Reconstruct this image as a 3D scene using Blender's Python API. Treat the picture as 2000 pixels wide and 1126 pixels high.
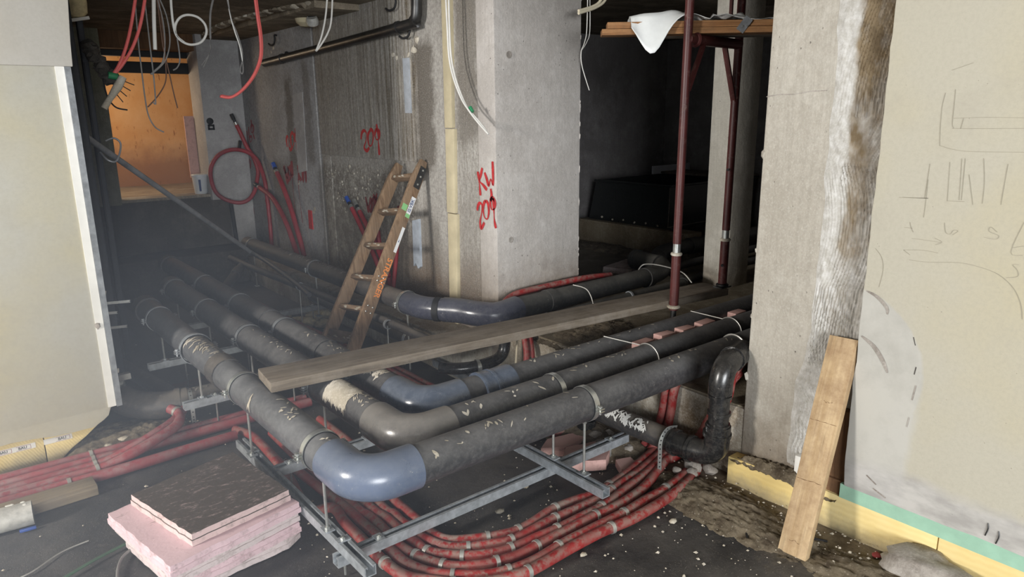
import bpy, bmesh, math, random
from mathutils import Vector, Matrix, noise

for o in list(bpy.data.objects):
    bpy.data.objects.remove(o, do_unlink=True)
SC = bpy.context.scene
COL = SC.collection
rnd = random.Random(7)

# ------------------------------------------------------------------ camera
YAW, PITCH, ROLL = math.radians(50.7677), math.radians(13.875), math.radians(0.640)
fwd = Vector((math.cos(YAW)*math.cos(PITCH), math.sin(YAW)*math.cos(PITCH), -math.sin(PITCH)))
rgt = Vector((math.sin(YAW), -math.cos(YAW), 0))
dwn = fwd.cross(rgt)
r2 = rgt*math.cos(ROLL) + dwn*math.sin(ROLL)
d2 = -rgt*math.sin(ROLL) + dwn*math.cos(ROLL)
cam = bpy.data.cameras.new('camera')
cam.sensor_width = 36.0
cam.lens = 36.0*1383.04/2000.0
cam.clip_start = 0.05
cam_o = bpy.data.objects.new('camera', cam)
m = Matrix((r2, -d2, -fwd)).transposed().to_4x4()
m.translation = Vector((0, 0, 1.65))
cam_o.matrix_world = m
COL.objects.link(cam_o)
SC.camera = cam_o

# ------------------------------------------------------------------ world, lights, exposure
W = bpy.data.worlds.new('daylight'); SC.world = W
W.use_nodes = True
bg = W.node_tree.nodes['Background']
bg.inputs['Color'].default_value = (0.93, 0.97, 1.0, 1)
bg.inputs['Strength'].default_value = 0.95

def area_light(name, loc, target, sx, sy, power, col):
    l = bpy.data.lights.new(name, 'AREA'); l.shape = 'RECTANGLE'
    l.size = sx; l.size_y = sy; l.energy = power; l.color = col
    o = bpy.data.objects.new(name, l); COL.objects.link(o)
    o.location = loc
    o.rotation_euler = (Vector(target)-Vector(loc)).to_track_quat('-Z', 'Y').to_euler()
    return o
# the floodlight left of the photographer throws the crisp board and ladder shadows; daylight comes from the open side behind
area_light('site_floodlight_offscreen', (-4.2, 2.7, 2.2), (2.4, 2.6, 0.7), 0.7, 0.8, 400, (1.0, 0.97, 0.93))
area_light('window_behind_offscreen', (-3.8, -8.2, 2.2), (2.2, 2.8, 0.9), 5.0, 3.0, 1500, (0.95, 0.98, 1.0))
# the room beyond the sill is seen lit warm: its own lamp, round the corner of the jamb
lp = bpy.data.lights.new('warm_room_lamp', 'POINT'); lp.energy = 42; lp.color = (1.0, 0.80, 0.56); lp.shadow_soft_size = 0.15
lo = bpy.data.objects.new('warm_room_lamp', lp); lo.location = (1.3, 9.0, 1.9); COL.objects.link(lo)

vs = SC.view_settings
vs.view_transform = 'Standard'; vs.look = 'None'; vs.exposure = -0.12; vs.gamma = 1.0; vs.use_curve_mapping = False

# ------------------------------------------------------------------ material helpers
def lin(c):
    return tuple(((v/255.0)/12.92 if v/255.0 <= 0.04045 else ((v/255.0+0.055)/1.055)**2.4) for v in c)

class NM:
    """small node-material writer"""
    def __init__(s, name, rough=0.8, metal=0.0, spec=0.5):
        s.m = bpy.data.materials.new(name); s.m.use_nodes = True
        s.t = s.m.node_tree; s.n = s.t.nodes; s.l = s.t.links
        s.b = s.n['Principled BSDF']
        s.b.inputs['Roughness'].default_value = rough
        s.b.inputs['Metallic'].default_value = metal
        s.b.inputs['Specular IOR Level'].default_value = spec
        s.tc = s.n.new('ShaderNodeTexCoord'); s.geo = s.n.new('ShaderNodeNewGeometry')
    def pos(s, scale=(1, 1, 1), rot=(0, 0, 0), world=True):
        mp = s.n.new('ShaderNodeMapping')
        s.l.new(s.geo.outputs['Position'] if world else s.tc.outputs['Object'], mp.inputs['Vector'])
        mp.inputs['Scale'].default_value = scale; mp.inputs['Rotation'].default_value = rot
        return mp.outputs['Vector']
    def noise(s, sc, det=6, rough=0.6, vec=None, dist=0.0):
        n = s.n.new('ShaderNodeTexNoise'); n.inputs['Scale'].default_value = sc
        n.inputs['Detail'].default_value = det; n.inputs['Roughness'].default_value = rough; n.inputs['Distortion'].default_value = dist
        s.l.new(vec if vec is not None else s.pos(), n.inputs['Vector'])
        return n.outputs['Fac']
    def voro(s, sc, vec=None, feature='F1'):
        n = s.n.new('ShaderNodeTexVoronoi'); n.inputs['Scale'].default_value = sc; n.feature = feature
        s.l.new(vec if vec is not None else s.pos(), n.inputs['Vector'])
        return n.outputs['Distance']
    def ramp(s, fac, a, b, ca=0.0, cb=1.0):
        n = s.n.new('ShaderNodeMapRange'); n.clamp = True
        n.inputs['From Min'].default_value = a; n.inputs['From Max'].default_value = b
        n.inputs['To Min'].default_value = ca; n.inputs['To Max'].default_value = cb
        s.l.new(fac, n.inputs['Value']); return n.outputs['Result']
    def mix(s, fac, a, b):
        n = s.n.new('ShaderNodeMix'); n.data_type = 'RGBA'
        for i, v in ((6, a), (7, b)):
            if isinstance(v, tuple): n.inputs[i].default_value = (*v, 1)
            else: s.l.new(v, n.inputs[i])
        if isinstance(fac, float): n.inputs[0].default_value = fac
        else: s.l.new(fac, n.inputs[0])
        return n.outputs[2]
    def math(s, op, a, b=None):
        n = s.n.new('ShaderNodeMath'); n.operation = op
        for i, v in ((0, a), (1, b)):
            if v is None: continue
            if isinstance(v, (int, float)): n.inputs[i].default_value = v
            else: s.l.new(v, n.inputs[i])
        return n.outputs[0]
    def xyz(s, world=True):
        n = s.n.new('ShaderNodeSeparateXYZ'); s.l.new(s.geo.outputs['Position'] if world else s.tc.outputs['Object'], n.inputs[0]); return n.outputs
    def up(s):
        n = s.n.new('ShaderNodeSeparateXYZ'); s.l.new(s.geo.outputs['Normal'], n.inputs[0]); return n.outputs['Z']
    def color(s, c):
        if isinstance(c, tuple): s.b.inputs['Base Color'].default_value = (*c, 1)
        else: s.l.new(c, s.b.inputs['Base Color'])
    def bump(s, h, strength=0.4, dist=0.01):
        n = s.n.new('ShaderNodeBump'); n.inputs['Strength'].default_value = strength; n.inputs['Distance'].default_value = dist
        s.l.new(h, n.inputs['Height']); s.l.new(n.outputs['Normal'], s.b.inputs['Normal'])
    def rough(s, v): s.l.new(v, s.b.inputs['Roughness'])
    def boxmask(s, axis, lo, hi, soft, wob=None):
        """soft 0..1 mask along one world axis, border wobbled by a noise value"""
        v = s.xyz()[axis]
        if wob is not None: v = s.math('ADD', v, wob)
        a = s.ramp(v, lo-soft, lo+soft); b = s.ramp(v, hi-soft, hi+soft, 1.0, 0.0)
        return s.math('MULTIPLY', a, b)

MAT = {}
def reg(k, nm): MAT[k] = nm.m; return nm

def concrete(key, base, dark, light, pits=True, streak=0.5, rough=0.9, foot=None):
    m = NM(key, rough, 0, 0.25)
    big = m.noise(1.3, 6, 0.62); fine = m.noise(38, 5, 0.7)
    c = m.mix(m.ramp(big, .35, .68), lin(dark), lin(base))
    c = m.mix(m.ramp(m.noise(4.5, 7, .7), .48, .72), c, lin(light))
    st = m.noise(1.0, 6, .65, m.pos((22, 22, 1.1)))
    c = m.mix(m.math('MULTIPLY', m.ramp(st, .5, .75), streak), c, lin(dark))
    c = m.mix(m.ramp(fine, .38, .64, .0, .28), c, lin(tuple(int(v*.9) for v in dark)))
    c = m.mix(m.ramp(m.noise(1.0, 5, .7, m.pos((70, 70, 3.5))), .42, .68, .0, .35*min(1, streak*4)), c, lin(tuple(int(v*.92) for v in dark)))
    c = m.mix(m.ramp(m.noise(110, 3, .7), .5, .7, .0, .45), c, lin(light))
    h = m.math('ADD', m.math('MULTIPLY', fine, .4), m.math('MULTIPLY', m.noise(9, 5, .6), .6))
    if pits:
        pt = m.ramp(m.voro(26, m.pos((1, 1, .8))), .03, .10, 1.0, 0.0)
        pm = m.math('MULTIPLY', pt, m.ramp(m.noise(5, 2), .5, .62))
        c = m.mix(m.math('MULTIPLY', pm, .75), c, lin(tuple(int(v*.45) for v in dark)))
        h = m.math('SUBTRACT', h, pm)
    if foot:    # damp brown splash zone just above the ground
        zz = m.math('ADD', m.xyz()[2], m.math('MULTIPLY', m.math('SUBTRACT', m.noise(3.2, 7, .7), .5), .5))
        c = m.mix(m.ramp(zz, foot+.16, foot-.12, 0, .62), c, m.mix(m.ramp(m.noise(9, 6, .7), .4, .62), lin((96, 78, 58)), lin((134, 118, 98))))
    m.color(c); m.bump(h, .8, .009)
    return reg(key, m)

concrete('concrete_pier', (180, 174, 163), (154, 147, 135), (190, 185, 175), streak=.35, foot=.16)
concrete('concrete_pillar', (192, 186, 180), (168, 162, 156), (202, 197, 192), streak=.22, foot=.60)
concrete('concrete_upstand', (176, 170, 156), (112, 98, 80), (198, 194, 184), streak=.4)
concrete('concrete_column', (212, 208, 196), (182, 177, 166), (224, 220, 210), streak=.4, foot=.42)
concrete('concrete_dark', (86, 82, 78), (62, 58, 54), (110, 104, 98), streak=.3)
concrete('concrete_pale', (168, 166, 166), (148, 146, 146), (182, 181, 181), streak=.1, pits=False)
concrete('plinth', (160, 148, 124), (120, 104, 82), (178, 168, 148), streak=.3)
concrete('room_wall', (156, 152, 152), (128, 124, 124), (172, 169, 169), streak=.25, pits=False)
concrete('slab', (132, 122, 104), (96, 86, 70), (152, 144, 128), streak=0, pits=True)
concrete('stone', (150, 142, 134), (112, 104, 96), (182, 176, 168), streak=0)
concrete('rubble_light', (196, 188, 172), (150, 140, 122), (222, 216, 206), streak=0)
concrete('ceiling_rough', (140, 130, 114), (92, 82, 70), (170, 158, 138), streak=.0)
concrete('greenish_plaster', (150, 150, 132), (118, 118, 102), (166, 166, 150), streak=.4, pits=False)

def wall_mat():
    """old shuttered concrete with plaster skim, wet patches and streaks"""
    m = NM('old_wall', .9, 0, .2)
    X, Y, Z = m.xyz()
    wob = m.math('MULTIPLY', m.math('SUBTRACT', m.noise(3.5, 6, .65), .5), .34)
    wob2 = m.math('MULTIPLY', m.math('SUBTRACT', m.noise(7, 5, .7, m.pos((1, 1, 1), (0, 0, 1.3))), .5), .22)
    big = m.noise(1.1, 6, .6)
    c = m.mix(m.ramp(big, .35, .65), lin((158, 153, 146)), lin((180, 176, 169)))
    # pale plaster skim at the far part
    far = m.ramp(Y, 6.05, 6.12)
    c = m.mix(far, c, m.mix(m.ramp(m.noise(2.4, 6), .4, .65), lin((146, 145, 146)), lin((166, 165, 166))))
    # weathered vertical streaks between the joint and the stain
    st = m.noise(1.0, 7, .7, m.pos((1, 34, 1.2)))
    sm = m.math('MULTIPLY', m.boxmask(1, 4.42, 6.05, .05, wob2), m.ramp(Z, 1.24, 1.36))
    sm2 = m.math('MULTIPLY', sm, m.ramp(Y, 4.5, 5.6, 1.0, .35))
    c = m.mix(m.math('MULTIPLY', m.ramp(st, .42, .60), sm2), c, lin((92, 80, 60)))
    c = m.mix(m.math('MULTIPLY', m.ramp(m.noise(1.0, 6, .7, m.pos((1, 20, 1.0), (0, 0, 2.1))), .54, .66), m.math('MULTIPLY', sm, .6)), c, lin((196, 190, 178)))
    c = m.mix(m.math('MULTIPLY', m.ramp(st, .6, .75), m.ramp(Y, 3.6, 4.1, .0, .35)), c, lin((112, 104, 92)))
    # dark bands left by a removed pipe chase
    for y0, y1, z0, z1, k in ((4.22, 4.46, 1.25, 2.12, .8), (6.62, 6.78, 1.15, 2.0, .75), (6.2, 6.36, 1.2, 2.1, .55), (6.72, 7.25, .45, 1.22, .55), (6.0, 6.16, .3, 1.2, .6), (5.55, 6.05, .3, 1.1, .55), (4.2, 4.5, .4, .95, .5), (3.72, 3.95, 1.45, 2.5, .6)):
        k_ = m.math('MULTIPLY', m.math('MULTIPLY', m.boxmask(1, y0, y1, .03, wob2), m.boxmask(2, z0, z1, .05, wob)), k)
        c = m.mix(k_, c, lin((84, 76, 66)))
    # spalled lower field: white crumbs on grey
    low = m.math('MULTIPLY', m.boxmask(1, 4.5, 6.06, .04, wob2), m.ramp(m.math('ADD', Z, wob2), 1.28, 1.2))
    lowc = m.mix(m.ramp(m.noise(11, 8, .75), .46, .6), lin((132, 124, 114)), lin((178, 172, 160)))
    lowc = m.mix(m.math('MULTIPLY', m.ramp(m.noise(30, 4, .7), .52, .6), m.boxmask(2, .85, 1.3, .15, wob)), lowc, lin((205, 200, 190)))
    c = m.mix(m.math('MULTIPLY', low, .8), c, lowc)
    # rust and damp at the foot
    c = m.mix(m.math('MULTIPLY', m.ramp(m.math('ADD', Z, wob), .78, .46), m.ramp(Y, 5.4, 4.6, 0.0, .75)), c, lin((92, 70, 48)))
    # rough strip beside the foam lath
    rs = m.math('MULTIPLY', m.boxmask(1, 3.72, 3.97, .015, m.math('MULTIPLY', wob2, .25)), m.ramp(m.noise(1, 7, .75, m.pos((1, 60, 9))), .42, .62))
    c = m.mix(m.math('MULTIPLY', rs, .55), c, lin((118, 110, 98)))
    fine = m.noise(45, 5, .7)
    c = m.mix(m.ramp(fine, .38, .64, 0, .5), c, lin((102, 97, 92)))
    c = m.mix(m.ramp(m.noise(100, 3, .7), .5, .7, 0, .35), c, lin((190, 186, 178)))
    m.color(c)
    h = m.math('ADD', m.math('MULTIPLY', m.noise(12, 8, .7), .7), m.math('MULTIPLY', fine, .3))
    h = m.math('ADD', h, m.math('MULTIPLY', low, m.math('MULTIPLY', m.noise(24, 6, .8), .9)))
    m.bump(h, .9, .014)
    reg('old_wall', m)
wall_mat()

def plaster(key, base, warm, dirty, wy=None):
    m = NM(key, .85, 0, .2)
    c = m.mix(m.ramp(m.noise(1.6, 5, .55), .38, .66), lin(base), lin(warm))
    c = m.mix(m.math('MULTIPLY', m.ramp(m.noise(3.4, 8, .72), .55, .8), .55), c, lin(dirty))
    pt = m.math('MULTIPLY', m.ramp(m.voro(34), .02, .08, 1.0, 0.0), m.ramp(m.noise(4, 3), .52, .62))
    c = m.mix(m.math('MULTIPLY', pt, .7), c, lin((120, 112, 98)))
    c = m.mix(m.ramp(m.noise(70, 5, .75), .42, .7, 0, .4), c, lin(dirty))
    if wy:   # round white filler patch and grey smear band along the foot
        wob = m.math('MULTIPLY', m.math('SUBTRACT', m.noise(4, 5, .6), .5), .05)
        X, Y, Z = m.xyz()
        dy = m.math('SUBTRACT', Y, 1.24); dz = m.math('SUBTRACT', Z, .66)
        d = m.math('SQRT', m.math('ADD', m.math('MULTIPLY', m.math('MULTIPLY', dy, dy), 1.15), m.math('MULTIPLY', dz, dz)))
        pm = m.ramp(m.math('ADD', d, wob), .335, .325)
        z2 = m.math('MULTIPLY', m.ramp(m.math('ADD', Z, m.math('MULTIPLY', wob, 1.5)), .70, .60), m.ramp(m.math('ADD', Y, m.math('MULTIPLY', wob, 2)), .93, .96))
        pm = m.math('MAXIMUM', pm, z2)
        c = m.mix(m.math('MULTIPLY', pm, .85), c, m.mix(m.ramp(m.noise(5, 7, .7), .45, .75), lin((180, 178, 172)), lin((160, 158, 152))))
        ft = m.ramp(m.math('ADD', Z, m.math('MULTIPLY', wob, 2.2)), .31, .26)
        c = m.mix(m.math('MULTIPLY', ft, .9), c, m.mix(m.ramp(m.noise(7, 6, .6, m.pos((1, 1, 2.5))), .38, .66), lin((182, 179, 175)), lin((152, 149, 146))))
    m.color(c)
    m.bump(m.math('SUBTRACT', m.math('ADD', m.math('MULTIPLY', m.noise(7, 6, .6), .5), m.math('MULTIPLY', m.noise(60, 3), .15)), pt), .3, .006)
    return reg(key, m)
plaster('plaster_right', (176, 171, 156), (178, 170, 146), (158, 152, 139), True)
plaster('plaster_left', (178, 175, 164), (182, 174, 148), (162, 156, 142))
plaster('plaster_upper', (184, 180, 172), (182, 176, 164), (170, 165, 156))

def floor_mat():
    m = NM('bitumen_floor', .62, 0, .4)
    X, Y, Z = m.xyz()
    dust = m.noise(2.2, 8, .7)
    c = m.mix(m.ramp(dust, .4, .72), lin((50, 49, 50)), lin((94, 90, 86)))
    c = m.mix(m.ramp(m.noise(16, 6, .75), .58, .74, 0, .5), c, lin((112, 106, 98)))
    sp = m.math('MULTIPLY', m.ramp(m.voro(95), .05, .20, 1, 0), m.ramp(m.noise(7, 4), .42, .58))
    c = m.mix(m.math('MULTIPLY', sp, .7), c, lin((170, 164, 152)))
    wob = m.math('MULTIPLY', m.math('SUBTRACT', m.noise(2.6, 6, .65), .5), 1.0)
    dirt = m.ramp(m.math('ADD', m.math('ADD', X, m.math('MULTIPLY', m.math('SUBTRACT', 1.5, Y), .32)), wob), 2.35, 2.7)
    dc = m.mix(m.ramp(m.noise(7, 8, .75), .38, .66), lin((92, 80, 66)), lin((150, 138, 118)))
    c = m.mix(m.math('MULTIPLY', dirt, .95), c, dc)
    left = m.math('MULTIPLY', m.ramp(m.math('ADD', Y, m.math('MULTIPLY', wob, .5)), 4.0, 4.3), .45)
    c = m.mix(left, c, lin((88, 82, 74)))
    m.color(c)
    m.rough(m.ramp(dust, .35, .7, .5, .9))
    m.bump(m.math('ADD', m.noise(20, 8, .75), m.math('MULTIPLY', sp, .6)), .6, .012)
    reg('bitumen_floor', m)
floor_mat()

def soil(key, a, b):
    m = NM(key, .95, 0, .1)
    c = m.mix(m.ramp(m.noise(9, 8, .75), .36, .66), lin(a), lin(b))
    c = m.mix(m.math('MULTIPLY', m.ramp(m.voro(60), .08, .22, 1, 0), .5), c, lin((188, 180, 166)))
    m.color(c); m.bump(m.noise(30, 8, .8), .8, .015); reg(key, m)
soil('soil', (84, 74, 62), (146, 134, 114)); soil('soil_dark', (84, 74, 62), (140, 128, 110))

def pipe_mat(key, base, dusty, dust_amt, rough=.42, scratch=.6):
    m = NM(key, rough, 0, .5)
    n1 = m.noise(5, 7, .7); u = m.up()
    c = m.mix(m.ramp(m.noise(2.5, 5), .4, .7, 0, .6), lin(base), lin(tuple(min(255, int(v*1.25)) for v in base)))
    dm = m.math('MULTIPLY', m.ramp(u, .15, .95), m.ramp(n1, .35, .68, .25, 1.0))
    dm = m.math('MULTIPLY', dm, dust_amt)
    c = m.mix(dm, c, lin(dusty))
    c = m.mix(m.ramp(m.noise(42, 7, .8), .45, .7, 0, .35), c, lin(dusty))
    sc = m.math('MULTIPLY', m.ramp(m.noise(24, 9, .85), .60, .68), m.ramp(m.noise(3, 3), .42, .60))
    c = m.mix(m.math('MULTIPLY', sc, scratch), c, lin((196, 192, 184)))
    m.color(c)
    r = m.math('ADD', m.math('MULTIPLY', dm, .45), m.ramp(n1, .3, .7, rough-.08, rough+.1)); m.rough(r)
    m.bump(m.noise(90, 4, .6), .06, .004)
    return reg(key, m)
pipe_mat('pipe_dark', (52, 52, 54), (126, 124, 122), .55)
pipe_mat('pipe_near', (72, 73, 76), (138, 138, 138), .5, .36)
pipe_mat('pipe_dusty', (50, 49, 50), (118, 110, 100), .8, .55)
pipe_mat('pipe_blackglossy', (26, 26, 27), (92, 88, 82), .25, .22)
pipe_mat('pipe_room', (48, 48, 48), (106, 102, 94), .6, .5)
pipe_mat('elbow_blue', (84, 93, 111), (118, 124, 134), .45, .2, .6)
pipe_mat('elbow_grey', (92, 90, 88), (140, 134, 126), .55, .24, .5)
pipe_mat('elbow_slate', (68, 77, 92), (128, 134, 144), .45, .24, .35)
pipe_mat('elbow_navy', (58, 60, 72), (112, 112, 116), .35, .24, .4)
pipe_mat('trough_black', (30, 33, 33), (62, 66, 64), .5, .32, .25)

def simple(key, col, rough=.6, metal=0.0, var=.18, sc=14, spec=.5):
    m = NM(key, rough, metal, spec)
    d = tuple(v*(1-var) for v in lin(col)); l = tuple(min(1, v*(1+var)) for v in lin(col))
    m.color(m.mix(m.ramp(m.noise(sc, 6, .65), .35, .68), d, l))
    return reg(key, m)
simple('galvanised', (168, 173, 178), .42, .45, .25, 30)
simple('galvanised_dull', (128, 131, 134), .55, .4, .3, 20)
simple('zinc_bright', (198, 200, 196), .28, .8, .15, 30)
simple('steel_dark', (74, 74, 74), .42, .8, .3, 12)
simple('steel_tube', (150, 152, 156), .35, .4, .25, 8)
simple('rubber', (28, 28, 30), .7)
simple('black_beam', (26, 28, 32), .6)
simple('stud_dark', (62, 65, 72), .7, .0)
simple('cable_white', (214, 212, 206), .45, 0, .06); simple('cable_grey', (120, 118, 116), .5); simple('cable_brown', (92, 66, 52), .5)
simple('cable_red', (222, 104, 100), .4, 0, .08); simple('cable_green', (66, 92, 70), .5); simple('cable_beige', (206, 196, 172), .5, 0, .08)
simple('wire_tie', (176, 174, 168), .4, .5)
simple('tape_green', (46, 132, 88), .5); simple('cap_blue', (40, 74, 150), .4); simple('label_white', (222, 224, 226), .5, 0, .03)
simple('ink_blue', (34, 56, 110), .6, 0, .05); simple('ink_dark', (52, 52, 56), .6, 0, .05); simple('ink_green', (40, 104, 84), .6, 0, .05)
simple('tape_lime', (132, 190, 128), .6, 0, .06); simple('paint_orange', (226, 138, 72), .7, 0, .1, 60)
simple('yellow_plastic', (214, 206, 84), .5, 0, .08)
simple('bucket_white', (198, 204, 210), .4, 0, .05); simple('plastic_sheet', (226, 228, 226), .45, 0, .05)
simple('paper_white', (210, 214, 222), .5, 0, .05)
simple('pencil', (150, 144, 128), .9, 0, .1)
simple('spray_red', (176, 40, 42), .8, 0, .22, 40); simple('spray_faded', (138, 58, 60), .9, 0, .2, 40)
simple('pvc_dirty', (168, 166, 160), .5, 0, .3, 18)
simple('plaster_white', (214, 212, 206), .9, 0, .06, 10)
simple('foam_lath', (190, 178, 148), .9, 0, .12, 8); simple('foam_lump', (206, 190, 150), .95, 0, .2, 30)
simple('green_membrane', (142, 178, 156), .85, 0, .1, 12)
simple('rust_brown', (104, 66, 46), .9, 0, .3, 8)
simple('galv_strip', (182, 190, 200), .5, .3, .14, 20)
simple('orange_board', (206, 152, 96), .85, 0, .14, 12)

def insul():
    m = NM('insulation_yellow', .95, 0, .1)
    c = m.mix(m.ramp(m.noise(2, 5), .4, .68), lin((216, 192, 130)), lin((226, 208, 156)))
    wv = m.n.new('ShaderNodeTexWave'); wv.inputs['Scale'].default_value = 26; wv.inputs['Distortion'].default_value = 2.0
    m.l.new(m.pos((1, 1, 1), (.7, .4, .3)), wv.inputs['Vector'])
    c = m.mix(m.math('MULTIPLY', wv.outputs['Fac'], .14), c, lin((188, 158, 96)))
    Z = m.xyz()[2]; wob = m.math('MULTIPLY', m.math('SUBTRACT', m.noise(6, 6, .7), .5), .16)
    c = m.mix(m.ramp(m.math('ADD', Z, wob), .02, -.05, 0, .75), c, lin((146, 136, 116)))
    m.color(c); m.bump(wv.outputs['Fac'], .15, .004); reg('insulation_yellow', m)
insul()

def conduit_mat(key, base, dirt, amt, lo=.42, hi=.56):
    m = NM(key, .5, 0, .4)
    c = m.mix(m.ramp(m.noise(6, 4), .35, .7), lin(base), lin(tuple(int(v*.78) for v in base)))
    d = m.math('MULTIPLY', m.ramp(m.noise(26, 8, .78), lo, hi), m.ramp(m.noise(4.5, 4), .36, .6, .25, 1.0))
    d = m.math('MULTIPLY', d, m.ramp(m.up(), -.3, .7, .35, 1.0))
    c = m.mix(m.math('MULTIPLY', d, amt), c, lin(dirt))
    m.color(c); m.rough(m.ramp(d, 0, 1, .42, .9))
    return reg(key, m)
conduit_mat('conduit_red', (152, 42, 42), (136, 120, 110), .92, .43, .54)
conduit_mat('conduit_pink', (158, 66, 72), (146, 126, 124), .8, .42, .56)
conduit_mat('conduit_dark', (152, 42, 42), (122, 106, 98), .95, .36, .52)
conduit_mat('hose_red', (150, 40, 50), (120, 92, 88), .4)
conduit_mat('scaffold_red', (86, 43, 41), (164, 148, 138), .55, .56, .66)

def xps(key, base, dirt, amt, lo, hi, sc=9):
    m = NM(key, .8, 0, .25)
    c = m.mix(m.ramp(m.noise(3, 4), .35, .65), lin(base), lin(tuple(int(v*.94) for v in base)))
    u = m.ramp(m.up(), .5, .9)
    st = m.ramp(m.noise(sc, 9, .8, m.pos((1.0, 2.2, 1))), lo, hi)
    edge = m.math('MULTIPLY', m.ramp(m.noise(22, 8, .8), .50, .64), .5)
    c = m.mix(m.math('ADD', m.math('MULTIPLY', m.math('MULTIPLY', st, u), amt), m.math('MULTIPLY', edge, m.math('SUBTRACT', 1.0, u))), c, lin(dirt))
    m.color(c); m.bump(m.noise(40, 6, .7), .3, .006); return reg(key, m)
xps('xps_pink', (216, 188, 194), (104, 88, 80), .8, .58, .66); xps('xps_dirty', (206, 182, 180), (70, 64, 57), .96, .26, .46, 22)
xps('xps_pale', (208, 194, 194), (104, 92, 80), .8, .5, .66); xps('xps_flat', (208, 168, 160), (140, 110, 100), .3, .6, .7)

def wood(key, a, b, sc=(2.2, 2.2, 2.2), rough=.8, dirt=None, local=True, axis=0, grime=0.5):
    m = NM(key, rough, 0, .3)
    s = [34, 34, 34]; s[axis] = 1.6
    g = m.noise(1.0, 7, .65, m.pos(tuple(s), world=not local), 1.2)
    c = m.mix(m.ramp(g, .38, .64), lin(a), lin(b))
    g2 = m.ramp(m.noise(1.0, 5, .6, m.pos(tuple(v*2.4 for v in s), world=not local)), .55, .7)
    c = m.mix(m.math('MULTIPLY', g2, .35), c, lin(tuple(int(v*.5) for v in a)))
    if dirt:
        c = m.mix(m.math('MULTIPLY', m.ramp(m.noise(8, 8, .75), .42, .68), grime), c, lin(dirt))
    m.color(c); m.bump(g, .4, .004); return reg(key, m)
wood('wood_plank', (98, 88, 76), (126, 115, 101), dirt=(142, 134, 124), grime=.6)
wood('wood_board', (172, 146, 110), (188, 164, 130), dirt=(128, 100, 74), grime=.75, axis=0)
wood('wood_stile', (112, 88, 66), (152, 126, 100), dirt=(120, 108, 94), axis=2, grime=.45)
wood('wood_rung', (104, 82, 62), (142, 120, 98), dirt=(74, 66, 58), axis=1, grime=.6)
wood('wood_scaff', (128, 88, 54), (164, 122, 82), dirt=(80, 66, 52), grime=.45)
wood('wood_pale', (206, 184, 144), (220, 202, 168), dirt=(150, 136, 112), grime=.3)
wood('wood_floor', (118, 104, 86), (144, 130, 108), dirt=(104, 98, 92), grime=.5)
wood('wood_brown', (98, 70, 48), (120, 90, 64), dirt=(70, 54, 42), axis=2, grime=.5)

def orange_mat():
    m = NM('orange_wall', .9, 0, .15)
    c = m.mix(m.ramp(m.noise(2.2, 6), .4, .68), lin((206, 158, 108)), lin((218, 178, 134)))
    Z = m.xyz()[2]
    c = m.mix(m.math('MULTIPLY', m.ramp(m.noise(16, 4, .7, m.pos((2, 1, .5))), .62, .68), .8), c, lin((146, 96, 56)))
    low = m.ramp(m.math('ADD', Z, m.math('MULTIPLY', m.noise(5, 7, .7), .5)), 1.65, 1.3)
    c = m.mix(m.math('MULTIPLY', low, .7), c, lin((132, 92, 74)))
    m.color(c); m.bump(m.noise(20, 6, .7), .3, .01); reg('orange_wall', m)
orange_mat()

# ------------------------------------------------------------------ geometry helpers
def V(*a): return Vector(a)
def smooth_path(pts, sub=6, closed=False):
    P = [Vector(p) for p in pts]
    if len(P) < 3: return P
    out = []
    n = len(P)
    for i in range(n-1):
        p0 = P[max(i-1, 0)]; p1 = P[i]; p2 = P[i+1]; p3 = P[min(i+2, n-1)]
        for k in range(sub):
            t = k/sub
            out.append(0.5*((2*p1)+(p2-p0)*t+(2*p0-5*p1+4*p2-p3)*t*t+(3*p1-p0-3*p2+p3)*t*t*t))
    out.append(P[-1]); return out

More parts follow.
